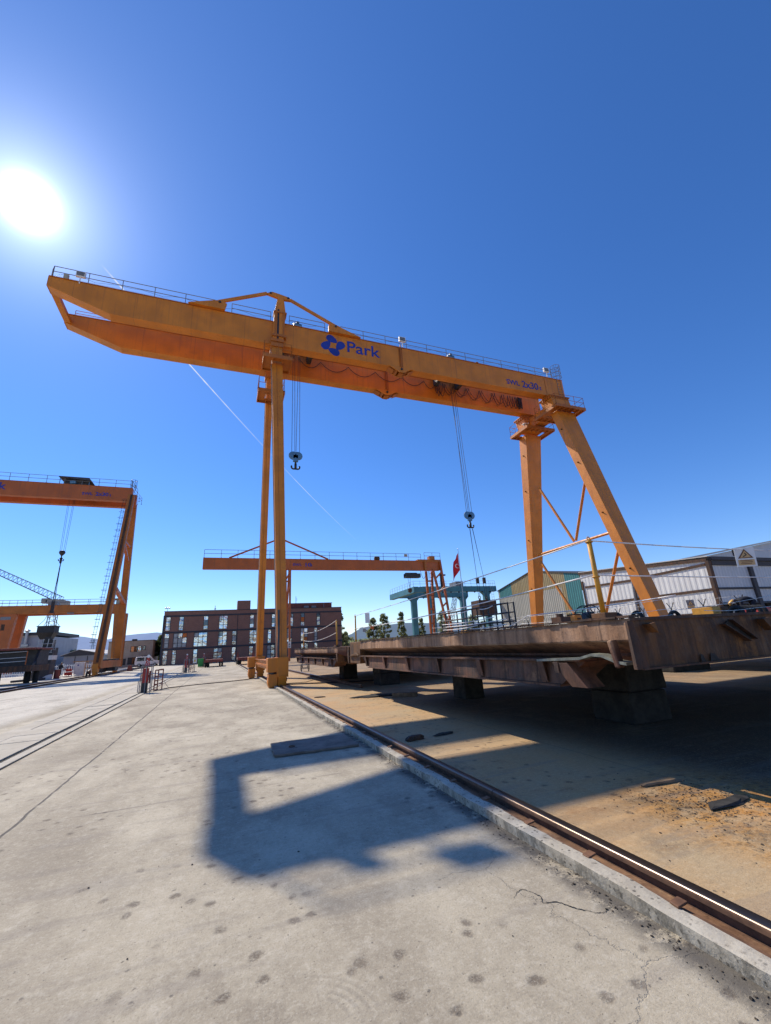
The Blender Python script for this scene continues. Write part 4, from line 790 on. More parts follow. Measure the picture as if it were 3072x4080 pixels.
mb = MB(); mb.torus((7.55, 7.3, DZ + .14), .30, .012, 'y', 22, 5); mb.torus((7.55, 7.5, DZ + .14), .30, .012, 'y', 22, 5)
for i in range(12): a = i * math.pi / 6; mb.tube((7.55, 7.3, DZ + .14), (7.55 + .3 * math.cos(a), 7.3, DZ + .14 + .3 * math.sin(a)), .007, 4); mb.tube((7.55 + .3 * math.cos(a), 7.3, DZ + .14 + .3 * math.sin(a)), (7.55 + .3 * math.cos(a), 7.5, DZ + .14 + .3 * math.sin(a)), .007, 4)
CR_ = thing('cable_reel', 'black spoked cable reel standing on the pontoon before the striped shed', 'cable reel', (7.55, 7.4, DZ)); build('rim', mb, M['black'], CR_); mb = MB(); mb.lathe((7.55, 7.4, DZ + .14), [(.13, -.09), (.16, -.08), (.16, .08), (.13, .09)], 14, 'y'); build('drum', mb, M['black'], CR_)

# ------------------------------------------------------------------ people
def person(name, label, J, R, fingers, head, hat=None, shirt='navy', group=None, loc=None, pants=None):
    """J: joints, chains of (name) edges; skin modifier body as one continuous surface"""
    t_ = thing(name, label, 'person', loc, group); names = list(J); idx = {n_: i for i, n_ in enumerate(names)}
    E_ = [('pelvis', 'waist'), ('waist', 'chest'), ('chest', 'neck'), ('neck', 'skull')]
    for s_ in 'lr': E_ += [('chest', 'sh' + s_), ('sh' + s_, 'el' + s_), ('el' + s_, 'wr' + s_), ('wr' + s_, 'pa' + s_), ('pelvis', 'hi' + s_), ('hi' + s_, 'kn' + s_), ('kn' + s_, 'an' + s_), ('an' + s_, 'to' + s_)]
    vs = [V(J[n_]) - V(loc) for n_ in names]; rs = [R[n_] for n_ in names]; es = [(idx[a], idx[b]) for a, b in E_]
    for s_ in 'lr':
        p = V(J['pa' + s_]); d_ = (p - V(J['wr' + s_])).normalized()
        for i in range(5):
            o_ = V((.018 * (i - 2), .006 * i, 0)); L = (.045, .07, .078, .072, .055)[i]; q = p + o_ + (V((.03, 0, 0)) if i == 0 else V()); b_ = len(vs)
            vs += [q + d_ * L * .5 - V(loc), q + d_ * L + V((-.012, 0, 0)) - V(loc)]; rs += [.010, .008]; es += [(idx['pa' + s_], b_), (b_, b_ + 1)]
    me = bpy.data.meshes.new('body'); me.from_pydata(vs, es, []); o = bpy.data.objects.new('body', me); COL.objects.link(o); o.parent = t_; me.materials.append(M[shirt]); OFF[o.name] = V(loc)
    o.modifiers.new('skin', 'SKIN'); sv = me.skin_vertices[0].data
    for i, r_ in enumerate(rs): sv[i].radius = (r_, r_); sv[i].use_root = (i == idx['pelvis'])
    su = o.modifiers.new('sub', 'SUBSURF'); su.levels = su.render_levels = 2
    h, f = V(J['skull']), V(head).normalized(); up = (h - V(J['neck'])).normalized(); mb = MB()
    n_, m_ = 10, 12; sd = up.cross(f).normalized()
    for i in range(n_ + 1):
        ph = math.pi * i / n_
        for j in range(m_):
            th = 2 * math.pi * j / m_; x_, y_, z_ = math.sin(ph) * math.cos(th), math.sin(ph) * math.sin(th), math.cos(ph)
            fx = .098 + (.022 if (abs(th) < .3 and .45 < ph / math.pi < .62) else 0) + (.01 if z_ < -.5 and x_ > 0 else 0); mb.v.append(h + f * x_ * fx + sd * y_ * .075 + up * z_ * .118)
    for i in range(n_):
        for j in range(m_): mb.f.append((i * m_ + j, i * m_ + (j + 1) % m_, (i + 1) * m_ + (j + 1) % m_, (i + 1) * m_ + j))
    for s_ in (-1, 1): mb.hexa([h + sd * s_ * a_ + f * b_ + up * c_ for a_, b_, c_ in ((.07, -.02, -.03), (.09, -.02, -.03), (.09, .015, -.03), (.07, .015, -.03), (.07, -.02, .03), (.09, -.02, .03), (.09, .015, .03), (.07, .015, .03))])
    hd_ = build('head', mb, M['skin'], t_, smooth=True)
    mb = MB()
    for s_ in (-1, 1): c_ = h + f * .088 + sd * s_ * .032 + up * .012; mb.lathe(c_, [(.004, -.012), (.012, 0), (.004, .012)], 6)
    build('eye', mb, M['black'], hd_); mb = MB(); c_ = h + f * .098 - up * .055; mb.beam(c_ - sd * .025, c_ + sd * .025, .008, .01); build('mouth', mb, M['brownred'], hd_)
    mb = MB()
    for i in range(6):
        ph = math.pi * .5 * i / 5
        for j in range(m_): th = 2 * math.pi * j / m_; mb.v.append(h + f * math.sin(ph) * math.cos(th) * .128 + sd * math.sin(ph) * math.sin(th) * .108 + up * (.03 + math.cos(ph) * .125))
    for i in range(5):
        for j in range(m_): mb.f.append((i * m_ + j, i * m_ + (j + 1) % m_, (i + 1) * m_ + (j + 1) % m_, (i + 1) * m_ + j))
    if hat: mb.hexa([h + f * a_ + sd * b_ + up * c_ for a_, b_, c_ in ((.08, -.08, .02), (.18, -.05, .015), (.18, .05, .015), (.08, .08, .02), (.08, -.08, .032), (.18, -.05, .027), (.18, .05, .027), (.08, .08, .032))])
    build('helmet' if hat else 'hair', mb, M[hat or 'black'], t_, smooth=True); return t_
RAD = dict(pelvis=.155, waist=.145, chest=.165, neck=.06, skull=.055, shl=.085, shr=.085, ell=.058, elr=.058, wrl=.042, wrr=.042, pal=.04, par=.04, hil=.11, hir=.11, knl=.08, knr=.08, anl=.055, anr=.055, tol=.05, tor=.05)
bx_, by_, bz_ = 21.9, 12.25, 1.73      # bending worker; d: direction he bends towards (image left)
dx_, dy_ = -.80, .60; sxx, syy = -dy_, dx_
def pt(a, s_, z): return (bx_ + dx_ * a + sxx * s_, by_ + dy_ * a + syy * s_, bz_ + z)
J = dict(pelvis=pt(-.12, 0, .82), waist=pt(.08, 0, .90), chest=pt(.36, 0, .90), neck=pt(.54, 0, .84), skull=pt(.66, 0, .80), shl=pt(.40, .20, .82), shr=pt(.40, -.20, .82), ell=pt(.42, .23, .53), elr=pt(.36, -.23, .54), wrl=pt(.36, .16, .30), wrr=pt(.30, -.16, .31), pal=pt(.35, .13, .22), par=pt(.29, -.13, .23), hil=pt(-.12, .11, .76), hir=pt(-.12, -.11, .76), knl=pt(.02, .13, .42), knr=pt(-.08, -.13, .42), anl=pt(-.10, .13, .07), anr=pt(-.20, -.13, .07), tol=pt(.08, .14, .045), tor=pt(-.03, -.14, .045))
person('person', 'bending worker in dark clothes and yellow helmet on the pontoon at far right', J, RAD, True, (dx_ * .5, dy_ * .5, -.86), 'helmet', loc=(bx_, by_, bz_))
bx_, by_, bz_ = -17.2, 61.5, 0.; dx_, dy_ = .86, -.5; sxx, syy = -dy_, dx_
J = dict(pelvis=pt(0, 0, .82), waist=pt(0.02, 0, 1.0), chest=pt(.06, 0, 1.2), neck=pt(.1, 0, 1.38), skull=pt(.14, 0, 1.5), shl=pt(.06, .2, 1.27), shr=pt(.06, -.2, 1.27), ell=pt(.14, .25, 1.02), elr=pt(.14, -.25, 1.02), wrl=pt(.36, .2, .98), wrr=pt(.36, -.2, .98), pal=pt(.43, .18, .98), par=pt(.43, -.18, .98), hil=pt(0, .11, .78), hir=pt(0, -.11, .78), knl=pt(.04, .12, .44), knr=pt(.02, -.12, .44), anl=pt(-.02, .13, .07), anr=pt(-.04, -.13, .07), tol=pt(.14, .14, .045), tor=pt(.12, -.14, .045))
person('person', 'standing worker in dark overalls beside the red welding set at far left', J, RAD, True, (dx_, dy_, -.2), None, loc=(bx_, by_, bz_))

# ------------------------------------------------------------------ yard furniture
def slab_plate():
    t_ = thing('cover_plate', 'worn concrete cover plate lying in the crane shadow beside the kerb', 'cover plate', (1.55, 8.0, 0)); mb = MB(); P = []
    for (a, b) in (((.87, 7.55), (2.22, 7.52)), ((2.22, 7.52), (2.24, 8.48)), ((2.24, 8.48), (.9, 8.55)), ((.9, 8.55), (.87, 7.55))):
        for i in range(9): u = i / 9; P.append((a[0] + (b[0] - a[0]) * u + random.uniform(-.014, .014), a[1] + (b[1] - a[1]) * u + random.uniform(-.02, .02)))
    mb.prism(P, 'z', .006, .042); build('plate', mb, M['plate'], t_, bevel=.008)
    mb = MB(); mb.torus((1.2, 8.0, .046), .05, .008, 'z', 12, 4); build('lifting_ring', mb, M['bolt'], t_)
slab_plate()
def chunk(name, x, y, sx, sy, h, mat, label, cat, rot=0., n=22):
    mb = MB(); ca, sa = math.cos(rot), math.sin(rot); rings = []
    for k_, (sc, z) in enumerate(((1, .0), (1.0, h * .45), (.78, h * .9), (.35, h))):
        r_ = []
        for i in range(n):
            a = 2 * math.pi * i / n; q = sc * (1 + .55 * sn(i * .9, k_ * .6, x) + .2 * sn(i * 2.3, k_ * 2, y)); u, v_ = math.cos(a) * sx / 2 * q, math.sin(a) * sy / 2 * q; r_.append((x + u * ca - v_ * sa, y + u * sa + v_ * ca, z + .004 + (.12 * h * sn(i, k_) if k_ else 0)))
        rings.append(r_)
    for r_ in rings: mb.v += r_
    for k_ in range(3):
        for i in range(n): mb.f.append((k_ * n + i, k_ * n + (i + 1) % n, (k_ + 1) * n + (i + 1) % n, (k_ + 1) * n + i))
    mb.f.append(tuple(3 * n + i for i in range(n))); build(name, mb, M[mat], None, label, cat, origin=(x, y, 0))
chunk('rubble_lump', 3.2, 7.42, .36, .16, .07, 'rust_dark', 'dark lump of rubble right of the rail in the crane shadow', 'rubble', .2); chunk('dirt_patch', 3.8, 7.5, .42, .14, .025, 'asphalt', 'smear of black dirt right of the rubble lump', 'dirt', .2)
chunk('rubber_scrap', 4.52, 3.20, .54, .15, .028, 'asphalt', 'flat dark scrap of rubber matting on the rusty concrete at right', 'scrap', .06, 9); chunk('timber_scrap', 4.5, 3.86, .5, .05, .03, 'wood', 'thin timber scrap at the edge of the pontoon shadow', 'timber', -.15, 8)
mb = MB(); mb.beam((5.1, 13.35, .06), (5.75, 12.9, .06), .14, .12); o = build('timber_baulk', mb, M['wood'], None, 'broken pale timber baulk on the yard by the pontoon shadow', 'timber', origin=(5.4, 13.1, 0), bevel=.012)
chunk('dirt_mound', 4.9, 13.9, 1.6, .5, .05, 'asphalt', 'low dark mound of grit on the yard left of the timber baulk', 'dirt', -.2); chunk('dirt_patch', 3.2, 15.2, .35, .12, .03, 'asphalt', 'small black crumbled patch right of the rail in sunlight', 'dirt', -.3)
gv = MB()
for i in range(3200):
    r_ = random.random()
    if r_ < .45: x, y = random.gauss(2.33, .05), random.uniform(1.2, 14)
    elif r_ < .82: x, y = random.gauss(4.3, .3), random.gauss(3.35, .3)
    elif r_ < .92: x, y = random.gauss(4.6, .5), random.gauss(13.6, .5)
    else: x, y = random.uniform(-4, 5), random.uniform(1, 12)
    s_ = random.choice((.002, .002, .003, .003, .004, .006)) * random.uniform(.7, 1.3); p = [V((random.uniform(-1, 1), random.uniform(-1, 1), random.uniform(.2, 1))) * s_ * .5 for _ in range(4)]
    gv.hexa([(x - s_, y - s_ * .8, .002), (x + s_, y - s_, .002), (x + s_ * .8, y + s_, .002), (x - s_, y + s_ * .7, .002)] + [(x + a_ * s_ * .7 + p[j].x, y + b_ * s_ * .7 + p[j].y, s_ * random.uniform(.7, 1.3)) for j, (a_, b_) in enumerate(((-1, -1), (1, -1), (1, 1), (-1, 1)))])
build('gravel', gv, M['grit'], None, 'loose grit along the kerb and on the rusty concrete', 'gravel', kind='stuff')
# service stations along the drain
def station():
    t_ = thing('service_station', 'red and black hose pillar in grey tube guard, nearest of three by the drain', 'service pillar', (-3.3, 24.4, 0), 'hose pillars along the drain')
    X0, Y0 = -3.3, 24.4
    mb = MB(); mb.box(X0 - .13, X0 + .10, Y0 - .10, Y0 + .14, .46, 1.08); mb.box(X0 - .14, X0 + .11, Y0 - .11, Y0 + .15, 1.081, 1.11); build('pillar', mb, M['red'], t_, bevel=.01)
    mb = MB(); mb.box(X0 - .132, X0 + .102, Y0 - .102, Y0 + .142, .0, .459); build('pillar_base', mb, M['black'], t_, bevel=.01)
    mb = MB()
    for a, b in ((-.20, -.2), (.24, -.2), (.24, .28), (-.20, .28), (.02, -.21)): mb.tube((X0 + a, Y0 + b, 0), (X0 + a, Y0 + b, 1.22), .02, 6)
    for a, b, c_, d_ in ((-.2, -.2, .24, -.2), (.24, -.2, .24, .28), (.24, .28, -.2, .28), (-.2, .28, -.2, -.2)): mb.tube((X0 + a, Y0 + b, 1.22), (X0 + c_, Y0 + d_, 1.22), .022, 6)
    for z in (.3, .6, .9): mb.tube((X0 - .2, Y0 - .2, z), (X0 - .2, Y0 + .28, z), .015, 5)
    mb.path([V((X0 - .34, Y0 + .3, 0)), V((X0 - .34, Y0 + .3, .5)), V((X0 - .30, Y0 + .3, .56)), V((X0 - .22, Y0 + .3, .58))], .018, 6); build('tube_guard', mb, M['greyrail'], t_)
    mb = MB(); mb.path([V((X0 - .24, Y0 + .2, .02)), V((X0 - .26, Y0 + .2, .3)), V((X0 - .23, Y0 + .2, .82)), V((X0 - .14, Y0 + .15, .84))], .016, 6); build('yellow_hose', mb, M['yellow'], t_)
    mb = MB(); mb.box(X0 + .13, X0 + .21, Y0 - .02, Y0 + .07, .42, .98); mb.lathe((X0 + .15, Y0 - .05, .74), [(.05, -.03), (.06, 0), (.05, .03)], 10, 'y'); mb.tube((X0 + .02, Y0 + .0, 1.11), (X0 + .02, Y0, 1.2), .03, 6); mb.beam((X0 + .12, Y0 - .1, .8), (X0 + .3, Y0 - .1, .82), .03, .03); build('valve', mb, M['brownred'], t_)
    mb = MB(); mb.prism([(X0 - .12, 1.23), (X0 + .09, 1.23), (X0 + .06, 1.52), (X0 + .06, 1.60), (X0 - .06, 1.60), (X0 - .08, 1.5)], 'y', Y0 + .2, Y0 + .215); sb = build('sign_board', mb, M['red'], t_)
    mb = MB(); mb.lathe((X0 + .0, Y0 + .195, 1.66), [(.075, 0), (.075, .015)], 14, 'y'); build('sign_disc', mb, M['white'], sb)
    for x, z in ((-.05, 1.30), (.03, 1.30), (-.01, 1.38), (-.03, 1.46), (.04, 1.40)): mb = MB(); mb.box(X0 + x - .018, X0 + x + .018, Y0 + .19, Y0 + .198, z - .022, z + .022); build('pictogram', mb, M['white'], sb)
    mb = MB(); XX, YY = X0 + .2, Y0 + 1.6
    for p in ((0, .0), (.14, .05), (.33, .3)): mb.box(XX + p[0] - .025, XX + p[0] + .025, YY + p[1] - .025, YY + p[1] + .025, 0, .95 + .06 * p[0])
    for z in (.95, .62, .44, .26): mb.beam((XX, YY, z), (XX + .14, YY + .05, z), .03, .06); mb.beam((XX + .14, YY + .05, z + .01), (XX + .33, YY + .3, z + .02), .03, .04 if z < .9 else .07)
    mb.box(XX - .05, XX + .18, YY - .05, YY + .1, 0, .03); build('rack', mb, M['brownred'], t_)
    return t_
s1 = station(); dup(s1, (-3.05, 47.5, 0), 'middle one of the three red hose pillars, left of the small white sign'); dup(s1, (-2.1, 65.5, 0), 'farthest red hose pillar, right behind the green bin')
def hose(pts, label, r=.02, name='hose', cat='hose', mat='cable'):
    mb = MB(); mb.path([V(p) for p in pts], r, 5); build(name, mb, M[mat], None, label, cat, origin=pts[0])
hose([(-3.0, 25.0, .02), (-2.46, 26.45, .02), (-1.2, 27.3, .02), (.3, 27.7, .02), (1.3, 28.2, .02), (1.9, 28.7, .02)], 'dark hose lying on the yard from the nearest hose pillar to the crane foot', .022)
hose([(-2.85, 26.3, .55), (-2.72, 26.4, .45), (-2.6, 26.4, .2), (-2.45, 26.45, .02)], 'thin cable hanging from the red rack down to the yard', .009, 'cable', 'cable')
hose([(2.9, 22.5, .02), (4.0, 22.3, .02), (4.6, 23.4, .02), (5.0, 26.5, .02), (5.3, 30.5, .02), (5.4, 31.8, .2)], 'thin cable trailing from the crane foot towards the hand cart', .012, 'cable', 'cable'); hose([(2.9, 21.9, .03), (4.2, 21.0, .03), (5.5, 20.2, .03), (6.8, 19.6, .03)], 'dark hose crossing right of the crane foot under the far pontoon', .03)
# small sign on a foot, green bin
t_ = thing('foot_sign', 'small white notice on a dark post standing right of the middle hose pillar', 'sign', (-2.3, 47.4, 0)); mb = MB(); mb.tube((-2.3, 47.4, .05), (-2.3, 47.4, 1.3), .025, 6); mb.lathe((-2.3, 47.4, 0), [(.22, 0), (.2, .06), (.04, .08)], 12); build('post', mb, M['black'], t_)
mb = MB(); mb.box(-2.46, -2.14, 47.36, 47.38, .82, 1.27); pn = build('panel', mb, M['white'], t_); mb = MB(); mb.box(-2.36, -2.24, 47.35, 47.358, .95, 1.15); build('symbol', mb, M['signyellow'], pn)
t_ = thing('wheelie_bin', 'bright green bin standing before the brick building', 'bin', (-2.4, 64.0, 0)); mb = MB(); mb.hexa([(-2.7, 63.7, .06), (-2.12, 63.7, .06), (-2.12, 64.3, .06), (-2.7, 64.3, .06), (-2.78, 63.65, 1.02), (-2.04, 63.65, 1.02), (-2.04, 64.35, 1.02), (-2.78, 64.35, 1.02)]); build('body', mb, M['green'], t_, bevel=.03)
mb = MB(); mb.box(-2.8, -2.02, 63.62, 64.38, 1.021, 1.08); build('lid', mb, M['green'], t_, bevel=.02)
# trailers
def trailer(x, y, label, head=True):
    t_ = thing('flat_trailer', label, 'trailer', (x, y, 0), 'red yard trailers'); mb = MB(); mb.box(x - 1.05, x + 1.05, y - .1, y + 5.2, .66, .90); mb.box(x - 1.08, x + 1.08, y - .14, y - .101, .6, .92); mb.box(x - .4, x - .25, y, y + 5, .45, .66); mb.box(x + .25, x + .4, y, y + 5, .45, .66); build('deck', mb, M['brownred'], t_, bevel=.01)
    for wx in (-.85, .85):
        for wy in (.5, 4.2):
            for o_ in (-.14, .14): mb = MB(); mb.lathe((x + wx + o_, y + wy, .40), [(.2, -.11), (.36, -.11), (.40, -.06), (.40, .06), (.36, .11), (.2, .11)], 16, 'x'); wh = build('wheel', mb, M['rubber'], t_)
    mb = MB()
    if head:
        for i in range(9): mb.box(x - 1.02 + i * .25, x - .98 + i * .25, y + 4.9, y + 4.95, .9, 1.75)
        for z in (.95, 1.35, 1.74): mb.box(x - 1.04, x + 1.04, y + 4.951, y + 4.98, z - .03, z + .03)
    else:
        for i in range(5):
            for s_ in (-1, 1): mb.box(x + s_ * 1.0 - .03, x + s_ * 1.0 + .03, y + .2 + i * 1.1, y + .26 + i * 1.1, .9, 1.45 + .2 * (i % 2))
    build('stakes', mb, M['brownred'], t_)
    mb = MB(); mb.box(x - .9, x - .75, y - .16, y - .141, .7, .8); mb.box(x + .75, x + .9, y - .16, y - .141, .7, .8); build('tail_lamps', mb, M['red'], t_)
trailer(-.73, 60.5, 'flat red trailer with a tall slatted headboard by the brick building'); trailer(3.2, 61.5, 'flat red trailer with upright stakes, half hidden behind the crane leg', False)
# hand cart
t_ = thing('hand_cart', 'small two wheeled hand cart standing under the far pontoon', 'hand cart', (5.8, 32.6, 0))
for x in (5.52, 6.05):
    mb = MB(); mb.torus((x, 32.6, .27), .25, .022, 'x', 18, 6)
    for i in range(8): a = i * math.pi / 4; mb.tube((x, 32.6, .27), (x, 32.6 + .24 * math.cos(a), .27 + .24 * math.sin(a)), .006, 4)
    build('wheel', mb, M['rubber'], t_)
mb = MB(); mb.tube((5.52, 32.6, .27), (6.05, 32.6, .27), .018, 6); mb.path([V((5.62, 32.6, .28)), V((5.62, 32.8, .62)), V((5.95, 32.8, .62)), V((5.95, 32.6, .28))], .02, 6); mb.tube((5.62, 32.7, .45), (5.95, 32.7, .45), .016, 6); mb.box(5.6, 5.97, 32.5, 32.7, .2, .23); build('frame', mb, M['black'], t_)

# ------------------------------------------------------------------ other cranes
C2 = thing('gantry_crane', 'orange gantry crane at the left edge lifting a dark hopper, with hoist house on top', 'gantry crane', (-12.6, 56, 0))
y1, y2 = 57.5, 60.1; b2, t2 = 20.3, 22.05
for a in (y1, y2): girder(C2, -42, -11.45, a, a + .65, b2, t2, mat='orange_red')
text('Park', -26.6, y1 - .02, 20.95, 1.2, M['blue'], C2, width=2.4, bold=.018); text('SWL', -16.75, y1 - .02, 20.85, .46, M['blue'], C2, width=1.1, bold=.01); text('2x30', -15.35, y1 - .02, 20.82, .62, M['blue'], C2, width=1.35, bold=.014); text('t', -13.85, y1 - .02, 20.82, .44, M['blue'], C2, width=.16, bold=.02)
railing(C2, [(-40, y1 + .05, t2 + .03), (-11.6, y1 + .05, t2 + .03), (-11.5, y2 + .6, t2 + .03)], .95, .5, 1.75, r=.028); railing(C2, [(-11.2, y1, 21.0), (-10.9, y2 + .6, 21.0), (-11.4, y2 + .9, 21.0)], .9, .5, 1.2, r=.02)
mb = MB(); mb.box(-18.9, -16.3, y1 + .4, y2 + .3, t2 + .1, t2 + .75); hs_ = build('hoist_house', mb, M['darkmetal'], C2); mb = MB(); mb.hexa([(-19.3, y1 - .2, t2 + .85), (-15.9, y1 - .2, t2 + .55), (-15.9, y2 + .9, t2 + .55), (-19.3, y2 + .9, t2 + .85), (-19.3, y1 - .2, t2 + .93), (-16.2, y1 - .2, t2 + .93), (-16.2, y2 + .9, t2 + .93), (-19.3, y2 + .9, t2 + .96)]); build('roof', mb, M['roof_dark'], hs_); mb = MB()
for x in (-19.2, -16.2): mb.tube((x, y1 + .1, t2 + .03), (x, y1 + .1, t2 + .85), .04, 5)
mb.lathe((-17.9, y1 + .3, t2 + .4), [(.2, -.3), (.26, -.25), (.26, .25), (.2, .3)], 10, 'x'); build('motor', mb, M['motor'], hs_)
for p0, p1, d0 in (((-12.35, 55.9, .9), (-11.55, 57.8, b2 + .9), 1), ((-12.3, 65.4, .9), (-11.75, 60.6, b2 + .6), 2)):
    mb = MB(); mb.beam(p0, p1, .75, .7, .7, .6, up=(0, 1, 0)); lg_ = build('leg', mb, M['orange_old'], C2, bevel=.012)
    if d0 == 1:
        l_ = MB(); a = V(p0) + V((-.62, -.3, 2.6)); b = V(p1) + V((-.62, -.3, -.8))
        for s_ in (-.14, .14): l_.tube(a + V((s_, 0, 0)), b + V((s_, 0, 0)), .018, 4)
        for i in range(50): p = a.lerp(b, i / 49); l_.tube(p + V((-.14, 0, 0)), p + V((.14, 0, 0)), .012, 4)
        for i in range(22): p = a.lerp(b, i / 21); l_.torus(p + V((0, -.25, 0)), .27, .018, 'z', 10, 4)
        build('caged_ladder', l_, M['black'], lg_); l_ = MB(); l_.beam(V(p0) + V((.05, -.36, .5)), V(p1) + V((.05, -.33, 0)), .24, .05, up=(0, 1, 0)); build('cable_tray', l_, M['rust_dark'], lg_)
mb = MB(); mb.beam((-12.2, 55.9, 1.15), (-12.05, 65.4, 1.15), .45, .75); build('bottom_beam', mb, M['orange_red'], C2, bevel=.015); 
for a, b, w_ in (((-11.7, 58.0, 14.8), (-11.8, 61.5, 13.6), .3), ((-11.7, 58.0, 15.3), (-11.75, 61.1, 15.3), .25), ((-11.8, 57.0, 9.4), (-11.95, 63.4, 8.4), .38)): mb = MB(); mb.beam(a, b, w_, w_); build('brace', mb, M['orange_red'], C2)
mb = MB(); mb.torus((-11.45, y1 + .2, t2 + 1.1), .35, .025, 'z', 10, 4); mb.torus((-11.45, y1 + .2, t2 + .4), .35, .025, 'z', 10, 4)
for i in range(6): a = i * math.pi / 3; mb.tube((-11.45 + .35 * math.cos(a), y1 + .2 + .35 * math.sin(a), t2), (-11.45 + .35 * math.cos(a), y1 + .2 + .35 * math.sin(a), t2 + 1.15), .02, 4)
build('ladder_cage', mb, M['black'], C2)
for y in (55.9, 65.4): wheel_truck(C2, -12.45, y, 1)
hy = 59.0; hook_block(C2, -18.15, hy, 13.9, [(-18.45, hy, -.25), (-18.35, hy + .1, -.1), (-17.9, hy, .1), (-17.8, hy + .1, .25)], 21.5, single=True)
mb = MB(); mb.box(-18.25, -18.05, hy - .06, hy + .06, 12.7, 13.2); mb.torus((-18.15, hy, 13.25), .12, .05, 'y', 10, 5); build('shackle', mb, M['black'], C2)
HP = thing('lifting_hopper', 'dark square hopper hanging on slings from the left crane', 'hopper', (-18.15, hy, 4.4)); mb = MB(); mb.hexa([(-18.65, hy - .5, 4.15), (-17.75, hy - .5, 4.15), (-17.75, hy + .5, 4.15), (-18.65, hy + .5, 4.15), (-18.98, hy - .8, 4.85), (-17.4, hy - .8, 4.85), (-17.4, hy + .8, 4.85), (-18.98, hy + .8, 4.85)]); mb.box(-18.98, -17.4, hy - .8, hy + .8, 4.852, 5.5); build('body', mb, M['black'], HP); mb = MB(); mb.box(-19.05, -17.33, hy - .86, hy + .86, 5.502, 5.58); build('rim', mb, M['darkmetal'], HP)
mb = MB()
for i, (a, b) in enumerate(((-18.95, -.8), (-17.42, -.8), (-17.42, .8), (-18.95, .8))): mb.path([V((-18.15 + .05 * (i % 2), hy, 12.7)), V((-18.15 + .1 * (1 if a > -18 else -1), hy + b * .1, 7.4)), V((-18.15 + (a + 18.15) * .55, hy + b * .5, 6.2)), V((a, hy + b, 5.58))], .025, 4)
mb.box(-18.3, -18.0, hy - .1, hy + .1, 7.0, 8.3); build('sling', mb, M['cable'], HP)
# dark tower with white band, under the hopper
TW = thing('steel_tower', 'dark steel tower block with one white painted band and grey access frames', 'tower', (-17.6, 57.5, 0)); mb = MB(); mb.hexa([(-18.35, 56.8, .1), (-16.85, 56.8, .1), (-16.85, 58.4, .1), (-18.35, 58.4, .1), (-18.2, 56.8, 3.2), (-16.75, 56.8, 3.2), (-16.75, 58.4, 3.2), (-18.2, 58.4, 3.2)]); build('body', mb, M['darkmetal'], TW, bevel=.04)
mb = MB(); mb.hexa([(-18.30, 56.78, 1.95), (-16.77, 56.78, 1.95), (-16.77, 58.42, 1.95), (-18.30, 58.42, 1.95), (-18.28, 56.78, 2.4), (-16.76, 56.78, 2.4), (-16.76, 58.42, 2.4), (-18.28, 58.42, 2.4)]); build('white_band', mb, M['white'], TW)
mb = MB(); mb.box(-17.9, -17.0, 57, 58, 3.2, 4.0); mb.box(-17.7, -17.2, 56.9, 57.6, 4.0, 4.3); build('machinery', mb, M['black'], TW); mb = MB()
for x in (-18.15, -17.75, -17.3, -16.85): mb.tube((x, 56.5, 2.7 if x > -18 else 1.0), (x + .1, 56.5, 4.1), .03, 5)
for z in (2.7, 3.2, 3.6): mb.tube((-18.1, 56.5, z), (-16.75, 56.5, z), .03, 5)
for i in range(7): mb.tube((-16.7, 56.5, 3.0 + i * .16), (-16.5, 56.5, 3.0 + i * .16), .02, 4)
for x in (-16.7, -16.5): mb.tube((x, 56.5, 2.9), (x, 56.5, 4.0), .02, 4)
build('access_frame', mb, M['steel'], TW)
# docked pontoon at left on dark fenders
LP = thing('pontoon', 'rusty pontoon with white guard ropes at the left edge before the grey cladding', 'pontoon', (-19, 49, 1)); mb = MB(); mb.box(-26, -15.45, 47.6, 52.0, 1.02, 1.55); build('deck', mb, M['rust_dark'], LP, bevel=.03); mb = MB(); mb.box(-26, -15.6, 49.2, 51.9, 1.552, 2.86); mb.hexa([(-15.6, 49.1, 2.7), (-15.42, 49.1, 2.7), (-15.3, 47.7, 1.55), (-15.45, 47.7, 1.55), (-15.6, 49.1, 2.95), (-15.38, 49.1, 2.95), (-15.2, 47.7, 1.7), (-15.35, 47.7, 1.7)]); build('bulkhead', mb, M['darkmetal'], LP); mb = MB(); mb.box(-26, -15.4, 47.5, 52, 2.87, 3.03); build('coaming', mb, M['brownred'], LP, bevel=.02)
mb = MB()
for z in (2.72, 2.24, 1.92): mb.path(catenary((-26, 47.62, z - .06), (-15.9, 47.62, z), .05, 10), .02, 4)
build('guard_rope', mb, M['white'], LP); 
for x, z in ((-15.9, 1.6), (-21, 1.55)): mb = MB(); mb.tube((x, 47.62, z), (x, 47.62, 2.75), .04, 6); build('stanchion', mb, M['orange_red'], LP)
for i, (x, y, w_) in enumerate(((-18.2, 48.2, .9), (-16.55, 50.5, .45), (-15.9, 50.5, .4))):
    mb = MB(); mb.lathe((x, y, .0), [(w_ * .5, 0), (w_ * .58, .2), (w_ * .58, .8), (w_ * .5, 1.01)], 14); o = build('rubber_fender', mb, M['rubber'], None, ('wide black rubber fender under the left pontoon, at the frame edge', 'left of two black rubber fenders below the left pontoon end', 'right of two black rubber fenders below the left pontoon end')[i], 'fender', origin=(x, y, 0), smooth=True)
